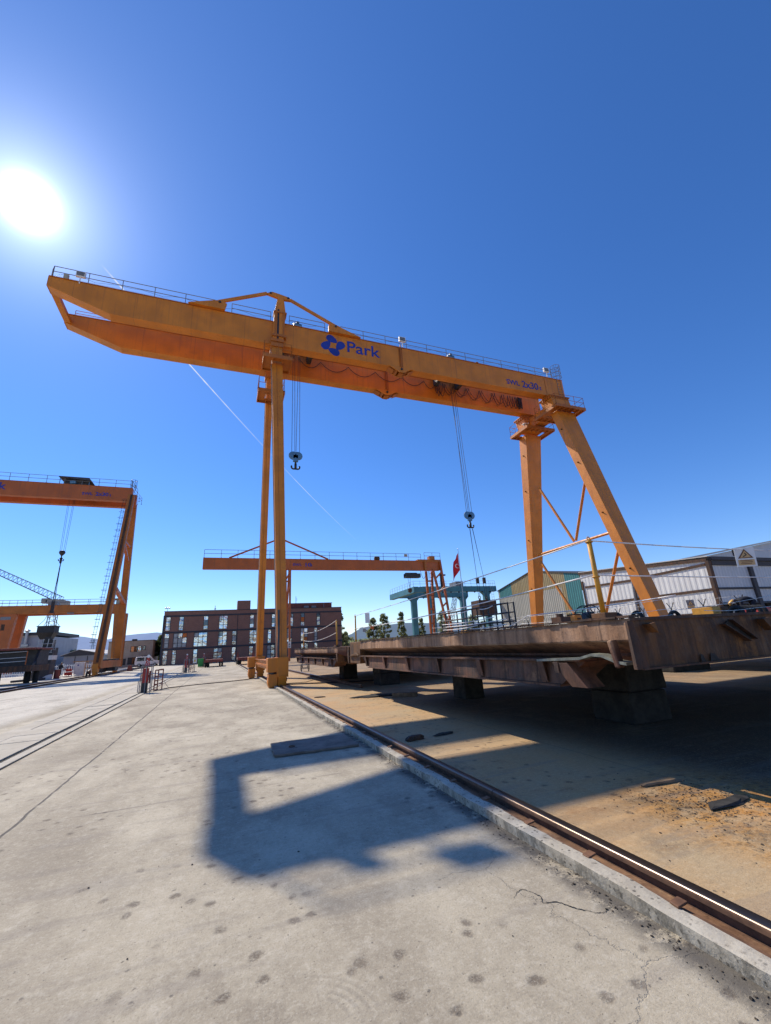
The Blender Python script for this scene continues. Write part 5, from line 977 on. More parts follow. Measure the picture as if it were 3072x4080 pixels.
# bits along the left rail
t_ = thing('control_cabinet', 'white electrical cabinet standing beside the left crane rail', 'cabinet', (-15, 60, 0)); mb = MB(); mb.box(-15.4, -14.45, 59.9, 60.6, .05, 1.5); build('body', mb, M['white'], t_, bevel=.02); mb = MB(); mb.box(-15.3, -14.95, 59.88, 59.895, .2, 1.4); build('door', mb, M['white'], t_); mb = MB(); mb.box(-15.12, -14.98, 59.86, 59.878, 1.15, 1.28); build('label_plate', mb, M['blue'], t_); mb = MB(); mb.beam((-15.6, 59.9, 1.6), (-14.4, 59.9, 1.62), .12, .06); build('canopy', mb, M['yellow'], t_)
t_ = thing('scaffold_frame', 'yellow tube frame around dark machinery next to the white cabinet', 'frame', (-14, 60, 0)); mb = MB()
for x in (-14.35, -13.75):
    for y in (59.9, 60.8): mb.tube((x, y, 0), (x, y, 1.6), .03, 5)
for z in (.85, 1.6): mb.tube((-14.35, 59.9, z), (-13.75, 59.9, z), .03, 5); mb.tube((-14.35, 60.8, z), (-13.75, 60.8, z), .03, 5)
build('tubes', mb, M['yellow'], t_)
t_ = thing('generator', 'black generator set behind the left crane leg', 'generator', (-13, 62, 0)); mb = MB(); mb.box(-13.7, -12.9, 61, 63, .2, 1.7); mb.box(-12.85, -11.9, 62.6, 64.4, .3, 1.7); build('body', mb, M['darkmetal'], t_, bevel=.03); mb = MB(); mb.tube((-13.5, 61.5, 1.7), (-13.3, 61.5, 2.5), .05, 6); mb.tube((-13.2, 61.7, 1.7), (-13.0, 61.6, 2.4), .04, 6); build('exhaust', mb, M['black'], t_); mb = MB(); mb.box(-12.7, -12.1, 62.58, 62.598, .9, 1.5); build('panel', mb, M['black'], t_)
t_ = thing('welding_set', 'red welding machine on a stand between the worker and the cabinet', 'welding machine', (-15.9, 59.6, 0)); mb = MB(); mb.box(-16.15, -15.5, 59.4, 59.9, .05, .55); mb.box(-16.05, -15.55, 59.45, 59.85, .62, .9); build('body', mb, M['red'], t_, bevel=.03); mb = MB(); mb.torus((-15.85, 59.6, 1.05), .16, .03, 'y', 12, 5); mb.tube((-16.4, 59.6, .85), (-15.9, 59.6, .88), .04, 6); build('handle', mb, M['brownred'], t_)
t_ = thing('oil_drum', 'dull red drum standing at the rail left of the worker', 'drum', (-16.3, 57.6, 0)); mb = MB(); mb.lathe((-16.3, 57.6, 0), [(.27, 0), (.28, .05), (.27, .3), (.285, .32), (.27, .34), (.27, .6), (.285, .62), (.27, .64), (.27, .9), (.25, .92)], 16); build('shell', mb, M['brownred'], t_); mb = MB(); mb.lathe((-16.3, 57.6, .92), [(.25, 0), (.25, .01)], 16); build('lid', mb, M['steel'], t_)
mb = MB(); pts = [(-17.5, .0), (-17.2, .22), (-16.95, .38), (-16.6, .5), (-16.5, .47), (-16.45, .2), (-16.5, .0)]; mb.prism(pts, 'y', 56.4, 57.0); build('tarpaulin', mb, M['tarp'], None, 'crumpled white tarpaulin heap lying on the left rail', 'tarpaulin', origin=(-17, 56.7, 0), bevel=.06)
mb = MB(); mb.tube((-18.7, 53.4, .12), (-16.9, 56.2, .12), .11, 10); build('steel_pipe', mb, M['darkmetal'], None, 'dark steel pipe lying along the left rail before the white tarpaulin', 'pipe', origin=(-18, 55, 0))
mb = MB(); mb.tube((-16.6, 58.6, .16), (-14.9, 58.9, .16), .05, 8); build('steel_pipe', mb, M['steel'], None, 'thin pale pipe lying in front of the red welding machine', 'pipe', origin=(-15.8, 58.7, 0))
t_ = thing('motorcycle', 'parked dark motorcycle facing the camera beside the left rail', 'motorcycle', (-12.9, 55.2, 0))
for y in (54.7, 55.9):
    mb = MB(); mb.torus((-12.9, y, .28), .23, .05, 'x', 16, 6); mb.lathe((-12.9, y, .28), [(.05, -.05), (.06, 0), (.05, .05)], 8, 'x'); build('wheel', mb, M['rubber'], t_)
mb = MB(); mb.prism([(54.8, .3), (55.9, .3), (55.85, .62), (55.3, .7), (54.95, .62)], 'x', -13.0, -12.8); mb.tube((-12.9, 54.72, .3), (-12.9, 54.95, .9), .03, 6); mb.tube((-13.22, 54.98, .95), (-12.58, 54.98, .95), .018, 6); build('body', mb, M['black'], t_, bevel=.03); mb = MB(); mb.lathe((-12.9, 54.82, .8), [(.04, -.06), (.09, -.03), (.08, .04)], 10, 'y'); build('headlight', mb, M['steel'], t_)
t_ = thing('buffer_stop', 'small brown buffer stop at the end of the left crane rail', 'buffer stop', (-11.4, 69, 0)); mb = MB(); mb.prism([(-11.7, 0), (-11.0, 0), (-11.2, .75), (-11.5, .75)], 'y', 68.6, 69.2); build('wedge', mb, M['brownred'], t_); mb = MB(); mb.box(-11.9, -9.6, 68.5, 69.3, .0, .05); build('foot_plate', mb, M['rust_dark'], t_)
FN = thing('fence', 'low pale picket fence beyond the worker at the left', 'fence', (-21, 70, 0)); mb = MB()
for i in range(46): x = -26 + i * .24; mb.box(x - .04, x + .04, 70, 70.03, .2, 1.35)
build('pickets', mb, M['white'], FN); mb = MB(); mb.box(-26.1, -14.9, 70.031, 70.07, .4, .5); mb.box(-26.1, -14.9, 70.031, 70.07, 1.1, 1.2); build('rails', mb, M['white'], FN)
for x in (-26, -22.5, -19.3, -16): mb = MB(); mb.box(x - .09, x + .09, 70.071, 70.2, 0, 1.45); build('post', mb, M['white'], FN)
# third orange crane
C3 = thing('gantry_crane', 'low orange gantry crane with broad tapered legs standing behind the left crane', 'gantry crane', (-26, 90, 0)); girder(C3, -46, -17.0, 90, 90.9, 9.85, 11.15, mat='orange_old'); girder(C3, -46, -17.4, 94, 94.9, 9.85, 11.15, mat='orange_old')
for top, bot in (((-34.9, -32.55), (-34.4, -33.3)), ((-18.35, -16.95), (-17.95, -16.95))):
    for yy in (90, 94): mb = MB(); mb.hexa([(bot[0], yy + .1, .3), (bot[1], yy + .1, .3), (bot[1], yy + .9, .3), (bot[0], yy + .9, .3), (top[0], yy - .1, 9.84), (top[1], yy - .1, 9.84), (top[1], yy + .9, 9.84), (top[0], yy + .9, 9.84)]); build('leg', mb, M['orange_red'] if top[0] < -30 else M['orange_old'], C3, bevel=.02)
mb = MB()
for i in range(28): mb.tube((-17.5, 89.7, .8 + i * .33), (-17.1, 89.7, .8 + i * .33), .03, 4); 
for i in range(14): mb.torus((-17.3, 89.5, 1.6 + i * .6), .33, .03, 'z', 8, 4)
for x in (-17.5, -17.1): mb.tube((x, 89.7, .6), (x, 89.7, 10.5), .03, 4)
build('caged_ladder', mb, M['black'], C3); railing(C3, [(-45, 90.1, 11.18), (-18.5, 90.1, 11.18)], .95, .5, 2.0, r=.03); railing(C3, [(-45, 94.1, 11.18), (-18.5, 94.1, 11.18)], 1.4, .9, 2.4, r=.03)
mb = MB(); mb.box(-28.5, -27.2, 90.2, 91.5, 11.2, 11.9); mb.box(-25.4, -24.4, 89.8, 89.98, 9.65, 9.85); build('hoist_trolley', mb, M['greyrail'], C3); mb = MB(); mb.hexa([(-19.0, 89.6, 12.0), (-16.8, 89.6, 12.2), (-16.8, 92, 12.2), (-19.0, 92, 12.0), (-19.0, 89.6, 12.1), (-16.8, 89.6, 12.3), (-16.8, 92, 12.3), (-19.0, 92, 12.1)]); mb.box(-18.3, -17.3, 90.2, 91.4, 11.2, 12.0); build('cabin', mb, M['cream'], C3)
mb = MB(); mb.box(-34.6, -33.2, 89.88, 89.895, 8.9, 9.4); build('lettering_panel', mb, M['greyrail'], C3); mb = MB(); mb.box(-34.3, -33.8, 89.93, 89.945, 7.2, 8.2); build('vent', mb, M['rust_dark'], C3); mb = MB(); mb.beam((-17.9, 90.6, 1.0), (-17.6, 95, 1.0), .6, .8); build('bottom_beam', mb, M['orange_red'], C3)
# lattice jib crane
def lattice(mb, a, b, w0, w1, n, r, up=V((0, 0, 1))):
    a = V(a); b = V(b); A_, B_ = mb.frame(b - a, up); R_ = []
    for i in range(n + 1): p = a.lerp(b, i / n); w_ = w0 + (w1 - w0) * i / n; R_.append([p + A_ * sx * w_ / 2 + B_ * sy * w_ / 2 for sx, sy in ((-1, -1), (1, -1), (1, 1), (-1, 1))])
    for i in range(n):
        for j in range(4): mb.tube(R_[i][j], R_[i + 1][j], r, 4, cap=False); mb.tube(R_[i][j], R_[i + 1][(j + 1) % 4], r * .6, 3, cap=False); mb.tube(R_[i][j], R_[i][(j + 1) % 4], r * .6, 3, cap=False)
C4 = thing('tower_crane', 'grey lattice jib crane with rising boom far behind the left cranes', 'crane', (-42.7, 140, 0)); mb = MB(); lattice(mb, (-42.7, 140, 0), (-42.7, 140, 17), 1.7, 1.7, 14, .09); build('mast', mb, M['greyrail'], C4); mb = MB(); lattice(mb, (-41.5, 140, 17.9), (-68, 140, 31.5), 1.7, 1.1, 26, .085); build('jib', mb, M['greyrail'], C4); mb = MB(); mb.box(-44.7, -40.6, 139, 141, 16.9, 18.0); mb.box(-41.2, -39.4, 138.9, 141, 16.3, 17.6); mb.box(-45.6, -44.1, 139, 141, 17.0, 18.3); build('machinery_house', mb, M['cream'], C4, bevel=.15)
# 10 t crane
C5 = thing('gantry_crane', 'slim orange ten tonne gantry crane in mid distance with trestle legs', 'gantry crane', (18, 57, 0)); yy = 57.; girder(C5, -2.7, 30.7, yy, yy + .7, 11.8, 13.2, mat='orange_red'); text('SWL', 8.45, yy - .02, 12.28, .5, M['blue'], C5, width=1.2, bold=.01); text('10', 10.0, yy - .02, 12.22, .66, M['blue'], C5, width=.8, bold=.016); text('t', 10.95, yy - .02, 12.25, .4, M['blue'], C5, width=.16, bold=.02)
railing(C5, [(-2.6, yy + .05, 13.23), (27.6, yy + .05, 13.23)], 1.05, .55, 2.0, r=.03); railing(C5, [(28.2, yy + .05, 13.5), (30.9, yy + .05, 13.5)], 1.0, .5, 1.3, r=.03)
mb = MB(); mb.box(27.0, 30.9, yy - .12, yy + 1.4, 13.05, 13.42); mb.box(28.9, 29.8, yy - .25, yy + .5, 13.4, 13.9); mb.box(28.0, 28.3, yy - .3, yy - .1, 11.7, 13.3); build('end_carriage', mb, M['orange_old'], C5)
for a, b in (((.38, yy + .3, 13.3), (6.6, yy + .3, 16.0)), ((13.4, yy + .3, 13.3), (7.0, yy + .3, 16.0))): mb = MB(); mb.beam(a, b, .14, .2); build('tie_bar', mb, M['orange_red'], C5)
mb = MB(); mb.hexa([(6.5, yy + .1, 13.2), (7.2, yy + .1, 13.2), (7.2, yy + .5, 13.2), (6.5, yy + .5, 13.2), (6.7, yy + .1, 16.1), (7.0, yy + .1, 16.1), (7.0, yy + .5, 16.1), (6.7, yy + .5, 16.1)]); build('mast', mb, M['orange_red'], C5)
def trestle(a0, a1, b0, b1, n=5, w_=.3):
    mb = MB(); mb.beam(a0, a1, w_, w_, w_ * .8, w_ * .8, up=(0, 1, 0)); mb.beam(b0, b1, w_, w_, w_ * .8, w_ * .8, up=(0, 1, 0))
    for i in range(n): u = (i + .7) / (n + .6); mb.beam(V(a0).lerp(V(a1), u), V(b0).lerp(V(b1), u), w_ * .7, w_ * .7)
    return build('leg', mb, M['orange_red'], C5)
trestle((7.55, yy + .2, 11.8), (7.55, 55.6, .2), (8.15, yy + .2, 13.1), (7.95, 55.6, .2), 5, .26); trestle((7.6, yy + .6, 11.8), (7.4, 61, .2), (8.1, yy + .6, 11.8), (7.9, 61, .2), 5, .26)
trestle((28.7, yy + .9, 11.8), (30.0, 60.5, .2), (29.7, yy + .9, 11.8), (30.4, 60.5, .2), 5, .3); trestle((29.4, yy - .1, 11.9), (30.2, 54.4, .2), (30.7, yy - .1, 13.1), (30.5, 54.4, .2), 5, .3)
mb = MB()
for i in range(18): mb.tube((29.0, yy + .4, 2 + i * .55), (29.5, yy + .4, 2 + i * .55), .03, 4)
for x in (29.0, 29.5): mb.tube((x, yy + .4, .2), (x, yy + .4, 12), .03, 4)
build('ladder', mb, M['black'], C5); mb = MB(); mb.box(30.3, 31.2, yy - .6, yy - .2, 10.9, 11.1); mb.box(30.4, 30.8, yy - .5, yy - .2, 9.2, 10.9); build('cable_drum', mb, M['black'], C5)
mb = MB(); mb.box(24.9, 27.3, yy - .1, yy + .8, 10.7, 11.3); mb.lathe((25.9, yy + .3, 11.05), [(.3, -1), (.42, -.9), (.42, .9), (.3, 1)], 10, 'x'); ho = build('hoist', mb, M['black'], C5); mb = MB()
for x in (25.35, 25.75): mb.tube((x, yy + .3, 10.7), (25.55, yy + .3, 9.2), .025, 4)
mb.lathe((25.55, yy + .3, 8.85), [(.1, -.35), (.3, -.2), (.3, .25), (.1, .35)], 10); build('hook', mb, M['rust_dark'], ho)
mb = MB(); mb.path(catenary((27.3, yy - .1, 11.7), (28.2, yy - .1, 11.7), 1.2, 6), .03, 4); mb.path(catenary((28.2, yy - .1, 11.7), (28.6, yy - .1, 11.7), 1.4, 6), .03, 4); build('festoon_cable', mb, M['cable'], C5)
mb = MB(); mb.lathe((20.6, yy + .2, 13.5), [(.2, -.4), (.3, -.3), (.3, .3), (.2, .4)], 8, 'x'); build('motor', mb, M['rust_dark'], C5); mb = MB(); mb.box(24.9, 25.4, yy, yy + .1, 13.85, 14.2); build('floodlight', mb, M['cream'], C5)
mb = MB(); mb.box(7.7, 8.1, 55.38, 55.4, 1.75, 2.5); sg_ = build('warning_plate', mb, M['white'], C5); mb = MB(); mb.prism([(7.76, 2.05), (8.04, 2.05), (7.9, 2.42)], 'y', 55.36, 55.378); build('triangle', mb, M['greyrail'], sg_); mb = MB(); mb.box(7.78, 8.02, 55.36, 55.378, 1.82, 1.97); build('text_field', mb, M['greyrail'], sg_)
# teal crane
C6 = thing('gantry_crane', 'teal green gantry crane in the distance beside the red flag', 'gantry crane', (40, 75, 0))
for yy, a, b in ((70., 32.4, 49.6), (79.2, 32.8, 48.8)):
    mb = MB(); mb.prism([(a, 10.12), (b, 10.12), (b, 11.12), (a + 1.5, 11.15), (a, 11.0)], 'y', yy, yy + .8); build('girder', mb, M['teal'], C6, bevel=.02); mb = MB()
    for i in range(9): mb.lathe((a + 2 + i * 1.7, yy - .02, 10.05), [(.14, -.1), (.14, .1)], 8, 'y')
    build('festoon_trolley', mb, M['black'], C6)
mb = MB(); mb.box(31.9, 32.79, 69.8, 82, 10.05, 11.1); build('end_tie', mb, M['teal'], C6, bevel=.02)
for x, yy in ((34.9, 70.0), (46.8, 70.0), (35.6, 79.2), (47.0, 79.2)): mb = MB(); mb.hexa([(x, yy + .05, .2), (x + 1.0, yy + .05, .2), (x + 1.0, yy + .75, .2), (x, yy + .75, .2), (x - .05, yy + .05, 9.5), (x + 1.15, yy + .05, 9.5), (x + 1.15, yy + .75, 9.5), (x - .05, yy + .75, 9.5)]); mb.hexa([(x - .05, yy + .05, 9.5), (x + 1.15, yy + .05, 9.5), (x + 1.15, yy + .75, 9.5), (x - .05, yy + .75, 9.5), (x - .7, yy + .05, 10.11), (x + 1.7, yy + .05, 10.11), (x + 1.7, yy + .75, 10.11), (x - .7, yy + .75, 10.11)]); build('leg', mb, M['teal'], C6)
railing(C6, [(32.0, 81.8, 11.1), (31.95, 70, 11.1), (49.4, 70.05, 11.13)], 1.0, .5, 1.3, r=.022); mb = MB(); mb.box(41, 42.6, 70.5, 73, 11.2, 12.1); build('hoist_trolley', mb, M['greyrail'], C6); mb = MB()
for i in range(20): mb.tube((48.2, 69.8, 1 + i * .5), (48.7, 69.8, 1 + i * .5), .025, 4)
for x in (48.2, 48.7): mb.tube((x, 69.8, .5), (x, 69.8, 11.9), .025, 4)
build('ladder', mb, M['steel'], C6)
C7 = thing('mobile_crane', 'thin grey lattice boom leaning between the teal crane legs', 'crane', (40, 92, 0)); mb = MB(); lattice(mb, (50, 92, 1.5), (53.2, 92, 12.6), 1.1, .7, 12, .06); build('boom', mb, M['greyrail'], C7); mb = MB(); mb.box(48.5, 51.5, 91, 94, .6, 2.6); build('cab', mb, M['signyellow'], C7, bevel=.1); mb = MB(); mb.box(48, 52, 90.8, 91.4, .0, .6); build('crawler_track', mb, M['black'], C7)
# flag pole: red flag, white crescent and star
FP = thing('flagpole', 'tall grey flagpole flying a red flag with white crescent and star', 'flagpole', (41.5, 70, 0)); fy0 = 69.2; mb = MB(); mb.tube((41.45, fy0, 0), (41.5, fy0, 18.1), .12, 8, .05); mb.lathe((41.5, fy0, 18.15), [(.02, -.1), (.1, 0), (.02, .1)], 8); build('pole', mb, M['steel'], FP)
mb = MB(); nu, nv = 12, 16; Q = []
for j in range(nv + 1):
    v_ = j / nv
    for i in range(nu + 1): u = i / nu; x = 41.4 - u * (1.05 + .35 * v_) - .35 * v_ * u; z = 17.35 - v_ * 3.3 - u * (1.7 + .4 * v_); Q.append((x, fy0 + .22 * math.sin(u * 7 + v_ * 4) * (u + .2), z))
mb.v = Q; mb.f = [(j * (nu + 1) + i, j * (nu + 1) + i + 1, (j + 1) * (nu + 1) + i + 1, (j + 1) * (nu + 1) + i) for j in range(nv) for i in range(nu)]; fl_ = build('flag', mb, M['flag'], FP, smooth=True); mb = MB()
cx_, cz_ = 40.75, 14.75
o1 = [(cx_ + .42 * math.cos(math.radians(a)), fy0 - .3, cz_ + .42 * math.sin(math.radians(a))) for a in range(40, 321, 20)]; o2 = [(cx_ + .09 + .33 * math.cos(math.radians(a)), fy0 - .3, cz_ + .33 * math.sin(math.radians(a))) for a in range(320, 39, -20)]
m_ = len(o1); mb.v = o1 + o2; mb.f = [(i, i + 1, 2 * m_ - 2 - i, 2 * m_ - 1 - i) for i in range(m_ - 1)]; build('crescent', mb, M['white'], fl_); mb = MB(); mb.prism([(cx_ + .55 + (.2 if i % 2 == 0 else .08) * math.cos(i * math.pi / 5 + 2.8), cz_ - .05 + (.2 if i % 2 == 0 else .08) * math.sin(i * math.pi / 5 + 2.8)) for i in range(10)], 'y', fy0 - .32, fy0 - .3); build('star', mb, M['white'], fl_)

# ------------------------------------------------------------------ buildings
BB = thing('brick_building', 'three storey brown brick office block with mirrored window columns', 'building', (7, 92, 0)); Z0, Z1 = 0., 9.75; W0, W1 = -10.42, 24.25; yb = 92.
wins = []
for (a, b) in [(-10.03, -9.25), (-7.75, -6.98), (-3.42, -2.64), (-.58, .93), (5.21, 5.96), (9.51, 10.17), (13.12, 13.85), (15.44, 16.21), (18.83, 19.53)]: wins.append((a, b, 6.2, 8.72))
for (a, b) in [(-10.04, -9.27), (-8.5, -6.21), (-4.95, -2.62), (-.55, .94), (1.97, 2.71), (5.23, 6.64), (8.77, 9.42), (12.62, 13.54), (15.45, 16.86), (18.29, 18.92)]: wins.append((a, b, 3.1, 5.66))
for (a, b) in [(-10.07, -9.3), (-8.49, -7.83), (-4.88, -4.19), (-1.28, .17), (2.01, 2.71), (5.25, 5.95), (8.72, 10.17), (15.51, 16.92), (18.28, 18.91)]: wins.append((a, b, .12, 2.62))
mb = MB(); xsb = sorted({W0, W1} | {v_ for q in wins for v_ in q[:2]})
for fl0, fl1, zz0, zz1 in ((6.2, 8.72, 6.0, 8.95), (3.1, 5.66, 2.95, 6.0), (.12, 2.62, 0, 2.95)):
    ws = sorted(q for q in wins if q[2] == fl0); x = W0
    for q in ws: mb.box(x, q[0], yb, yb + .3, zz0, zz1); mb.box(q[0], q[1], yb, yb + .3, zz0, fl0); mb.box(q[0], q[1], yb, yb + .3, fl1, zz1); x = q[1]
    mb.box(x, W1, yb, yb + .3, zz0, zz1)
mb.box(W0, W1, yb, yb + .3, 8.95, Z1); mb.box(W0, W1, yb + .301, yb + 16, 0, Z1 - .1); build('wall', mb, M['brick'], BB)
mb = MB()
for z in (8.88, 5.86, 2.82): mb.box(W0 - .05, W1 + .05, yb - .06, yb - .002, z - .16, z + .16)
for x in (2.85, 12.3): mb.box(x - .06, x + .06, yb - .05, yb - .003, 0, 8.7)
mb.box(W0 - .08, W1 + .08, yb - .08, yb + .4, Z1, Z1 + .1); mb.box(W0 - .1, W0 + .2, yb - .12, yb - .002, 0, 9.0); build('band', mb, M['darkband'], BB)
cz = 0
for (a, b, z0, z1) in wins:
    nc = 1 if b - a < 1.0 else (2 if b - a < 1.8 else 3); fr = MB(); w_ = (b - a) / nc; zs = (z0, z0 + .78 * (z1 - z0) / 2.55, z0 + 1.75 * (z1 - z0) / 2.55, z1)
    for i in range(nc + 1): fr.box(a + i * w_ - .045, a + i * w_ + .045, yb - .03, yb + .12, z0, z1)
    for z in zs: fr.box(a, b, yb - .026, yb + .11, z - .04, z + .04)
    f_ = build('window', fr, M['darkband'], BB)
    for i in range(nc):
        for j in range(3):
            p = MB(); p.box(a + i * w_ + .046, a + (i + 1) * w_ - .046, yb + .04 + .008 * random.random(), yb + .07, zs[j] + .041, zs[j + 1] - .041); r_ = random.random()
            low = z0 < 3; mt = 'glass' if r_ < (.85 if z0 > 6 else .64) else ('orange_flat' if r_ < (.87 if z0 > 6 else .68) else ('paleblind' if r_ < .94 and z0 < 6 else 'glass_dark'))
            build('pane', p, M[mt], f_)
mb = MB(); mb.box(2.68, 5.2, yb - .02, yb + 3, Z1 + .1, 11.6); build('stair_tower', mb, M['brick'], BB); mb = MB(); mb.box(12.4, 22.6, yb + 2, yb + 9, Z1 + .05, 10.95); ph = build('penthouse', mb, M['brownred'], BB); mb = MB(); mb.box(12.3, 22.7, yb + 1.9, yb + 9.1, 10.951, 11.05); mb.box(16.4, 17.4, yb + 1.5, yb + 1.98, 9.9, 10.4); mb.box(18.0, 19.0, yb + 1.5, yb + 1.98, 9.9, 10.4); build('plant', mb, M['greyrail'], ph)
mb = MB(); mb.tube((-1.5, yb + .5, Z1 + .1), (-1.5, yb + .5, 10.75), .05, 5); mb.lathe((-1.5, yb + .5, 10.1), [(.1, -.1), (.22, 0), (.1, .12)], 8); mb.tube((14.7, yb + 2, 10.9), (14.7, yb + 2, 12.5), .05, 5); mb.tube((14.9, yb + 2, 11.5), (14.9, yb + 2, 12.1), .03, 5); mb.tube((20.6, yb + 1, Z1), (20.6, yb + 1, 10.8), .06, 5); build('roof_mast', mb, M['greyrail'], BB); mb = MB(); mb.tube((-10.0, yb + .4, Z1), (-10.0, yb + .4, 10.4), .04, 5)
for s_ in (-1, 0, 1): mb.lathe((-10 + s_ * .32, yb + .3, 10.45 + .1 * (s_ == 0)), [(.05, -.15), (.16, 0), (.05, .12)], 8, 'y'); mb.tube((-10, yb + .4, 10.3), (-10 + s_ * .32, yb + .35, 10.45), .02, 4)
build('floodlight_cluster', mb, M['steel'], BB)
BE = thing('beige_building', 'two storey beige building behind the white van at left', 'building', (-17, 100, 0)); yb = 100.; mb = MB(); mb.box(-20.6, -12.85, yb, yb + 9, 0, 4.9); build('wall', mb, M['cream'], BE)
mb = MB(); mb.box(-20.7, -12.75, yb - .06, yb + 9, 4.901, 5.0); mb.box(-17, -16.2, yb + 2, yb + 3, 5.0, 5.35); build('roof', mb, M['roof_dark'], BE)
def window(parent, a, b, z0, z1, y, n=3, mats=('glass', 'glass_dark', 'glass')):
    fr = MB(); w_ = (b - a) / n; fr.box(a - .06, b + .06, y - .05, y - .002, z0 - .06, z0); fr.box(a - .06, b + .06, y - .05, y - .002, z1, z1 + .06)
    for i in range(n + 1): fr.box(a + i * w_ - .05, a + i * w_ + .05, y - .05, y - .003, z0, z1)
    f_ = build('window', fr, M['darkband'], parent)
    for i in range(n): p = MB(); p.box(a + i * w_ + .051, a + (i + 1) * w_ - .051, y - .03, y - .004, z0 + .001, z1 - .001); build('pane', p, M[mats[i % len(mats)]], f_)
window(BE, -16.7, -14.9, 2.9, 3.85, yb); window(BE, -14.6, -14.15, 3.15, 3.85, yb, 1, ('glass_dark',)); window(BE, -17.0, -14.95, .55, 1.75, yb, 3, ('black', 'glass_dark', 'black')); window(BE, -14.5, -13.4, .3, 1.9, yb, 1, ('black',)); window(BE, -18.2, -17.4, .5, 1.6, yb, 1, ('black',))
SH = thing('gable_shed', 'low grey shed with dark open gable and pale roof at left', 'shed', (-27, 110, 0)); mb = MB(); mb.box(-30.4, -23.4, 110, 122, 0, 2.75); build('wall', mb, M['greywall'], SH); mb = MB(); mb.prism([(-30.9, 2.9), (-27.8, 3.95), (-23.2, 2.85), (-23.2, 2.76), (-30.9, 2.76)], 'y', 109.6, 109.9); build('gable', mb, M['roof_dark'], SH); mb = MB(); mb.hexa([(-27.8, 109.5, 3.96), (-23.0, 109.5, 2.86), (-21.5, 124, 2.86), (-26.3, 124, 3.96), (-27.8, 109.5, 4.04), (-23.0, 109.5, 2.95), (-21.5, 124, 2.95), (-26.3, 124, 4.04)]); mb.hexa([(-31.0, 109.5, 2.86), (-27.8, 109.5, 3.96), (-26.3, 124, 3.96), (-31, 124, 2.86), (-31.0, 109.5, 2.95), (-27.8, 109.5, 4.04), (-26.3, 124, 4.04), (-31, 124, 2.95)]); build('roof', mb, M['roof_light'], SH); mb = MB()
for x in (-28.4, -26.2, -24.9): mb.box(x - .06, x + .06, 109.95, 109.998, 0, 2.7)
build('door_post', mb, M['darkband'], SH)
GB = thing('clad_building', 'grey clad industrial hall with cream band and a shiny duct at far left', 'building', (-42, 112, 0)); mb = MB(); mb.box(-60, -33.5, 112, 130, 0, 7.0); build('wall', mb, M['greywall'], GB); mb = MB(); mb.box(-60, -33.4, 111.9, 111.998, 7.0, 7.35); build('band', mb, M['cream'], GB); mb = MB(); mb.box(-60, -33.4, 111.92, 130, 7.351, 8.0); build('roof', mb, M['roof_dark'], GB); mb = MB(); mb.tube((-37.9, 111.5, 5.7), (-37.9, 111.5, 8.2), .28, 10); mb.lathe((-37.9, 111.5, 8.35), [(.5, -.2), (.55, 0), (.2, .25)], 10); mb.box(-38.5, -37.4, 111.3, 111.9, 5.2, 5.6); build('duct', mb, M['steel'], GB)
# striped gable shed and white warehouse (faces along y at x = 48)
XW = 48.; GS = thing('striped_shed', 'gabled shed clad in teal, ochre and grey vertical ribs', 'shed', (XW, 57, 0)); ya, ypk, yc_ = 67.3, 57.4, 47.4
def zr_(y): return 9.75 + (11.75 - 9.75) * (1 - abs(y - ypk) / (ya - ypk))
for (a, b, lo, mt) in ((67.3, 66.9, 0, 'clad_grey'), (66.9, 63.3, 8.3, 'clad_teal'), (63.3, 51.2, 8.3, 'clad_yellow'), (51.2, 50.3, 0, 'clad_yellow'), (50.3, 47.4, 0, 'clad_teal')):
    mb = MB(); n = 8; ys_ = [a + (b - a) * i / n for i in range(n + 1)]
    if mt == 'clad_yellow' and lo: lo_ = 8.3
    P = [(y, zr_(y)) for y in ys_] + [(b, max(lo, 0)), (a, max(lo, 0))]
    mb.prism(P, 'x', XW, XW + .1); build('cladding', mb, M[mt], GS)
mb = MB(); mb.prism([(66.9, 0), (66.9, 8.29), (51.2, 8.29), (51.2, 0)], 'x', XW + .004, XW + .1); build('cladding', mb, M['clad_grey'], GS)
mb = MB()
for a, b in ((ya + .15, ypk), (ypk, yc_ - .1)): mb.hexa([(XW - .15, a, zr_(a) + .01), (XW + 30, a, zr_(a) + .01), (XW + 30, b, zr_(b) + .01), (XW - .15, b, zr_(b) + .01), (XW - .15, a, zr_(a) + .14), (XW + 30, a, zr_(a) + .14), (XW + 30, b, zr_(b) + .14), (XW - .15, b, zr_(b) + .14)])
build('roof', mb, M['roof_dark'], GS)
WH = thing('white_warehouse', 'white clad warehouse with brown steel bands and an open shaded front at right', 'warehouse', (XW, 38, 0)); mb = MB(); mb.prism([(47.2, 0), (47.2, 9.6), (29.75, 8.15), (29.75, 0)], 'x', XW, XW + .12); build('wall', mb, M['clad_white'], WH); mb = MB()
for y0_, z0_, y1_, z1_ in ((46.6, 7.62, 38.6, 7.45), (38.4, 7.55, 29.9, 7.75), (46.9, 5.15, 29.8, 5.12), (46.9, 2.72, 29.8, 2.75)): mb.beam((XW - .06, y0_, z0_), (XW - .06, y1_, z1_), .1, .26)
for y in (46.95, 38.9): mb.box(XW - .14, XW - .002, y - .12, y + .12, 0, 8.5)
mb.beam((XW - .05, 47.3, 9.65), (XW - .05, 29.6, 8.2), .25, .3); mb.box(XW - .25, XW + .25, 29.4, 29.75, 0, 8.1); build('steel_band', mb, M['rust_dark'], WH); mb = MB(); mb.tube((XW - .35, 39.2, 0), (XW - .35, 38.7, 7.8), .12, 8); build('downpipe', mb, M['greyrail'], WH)
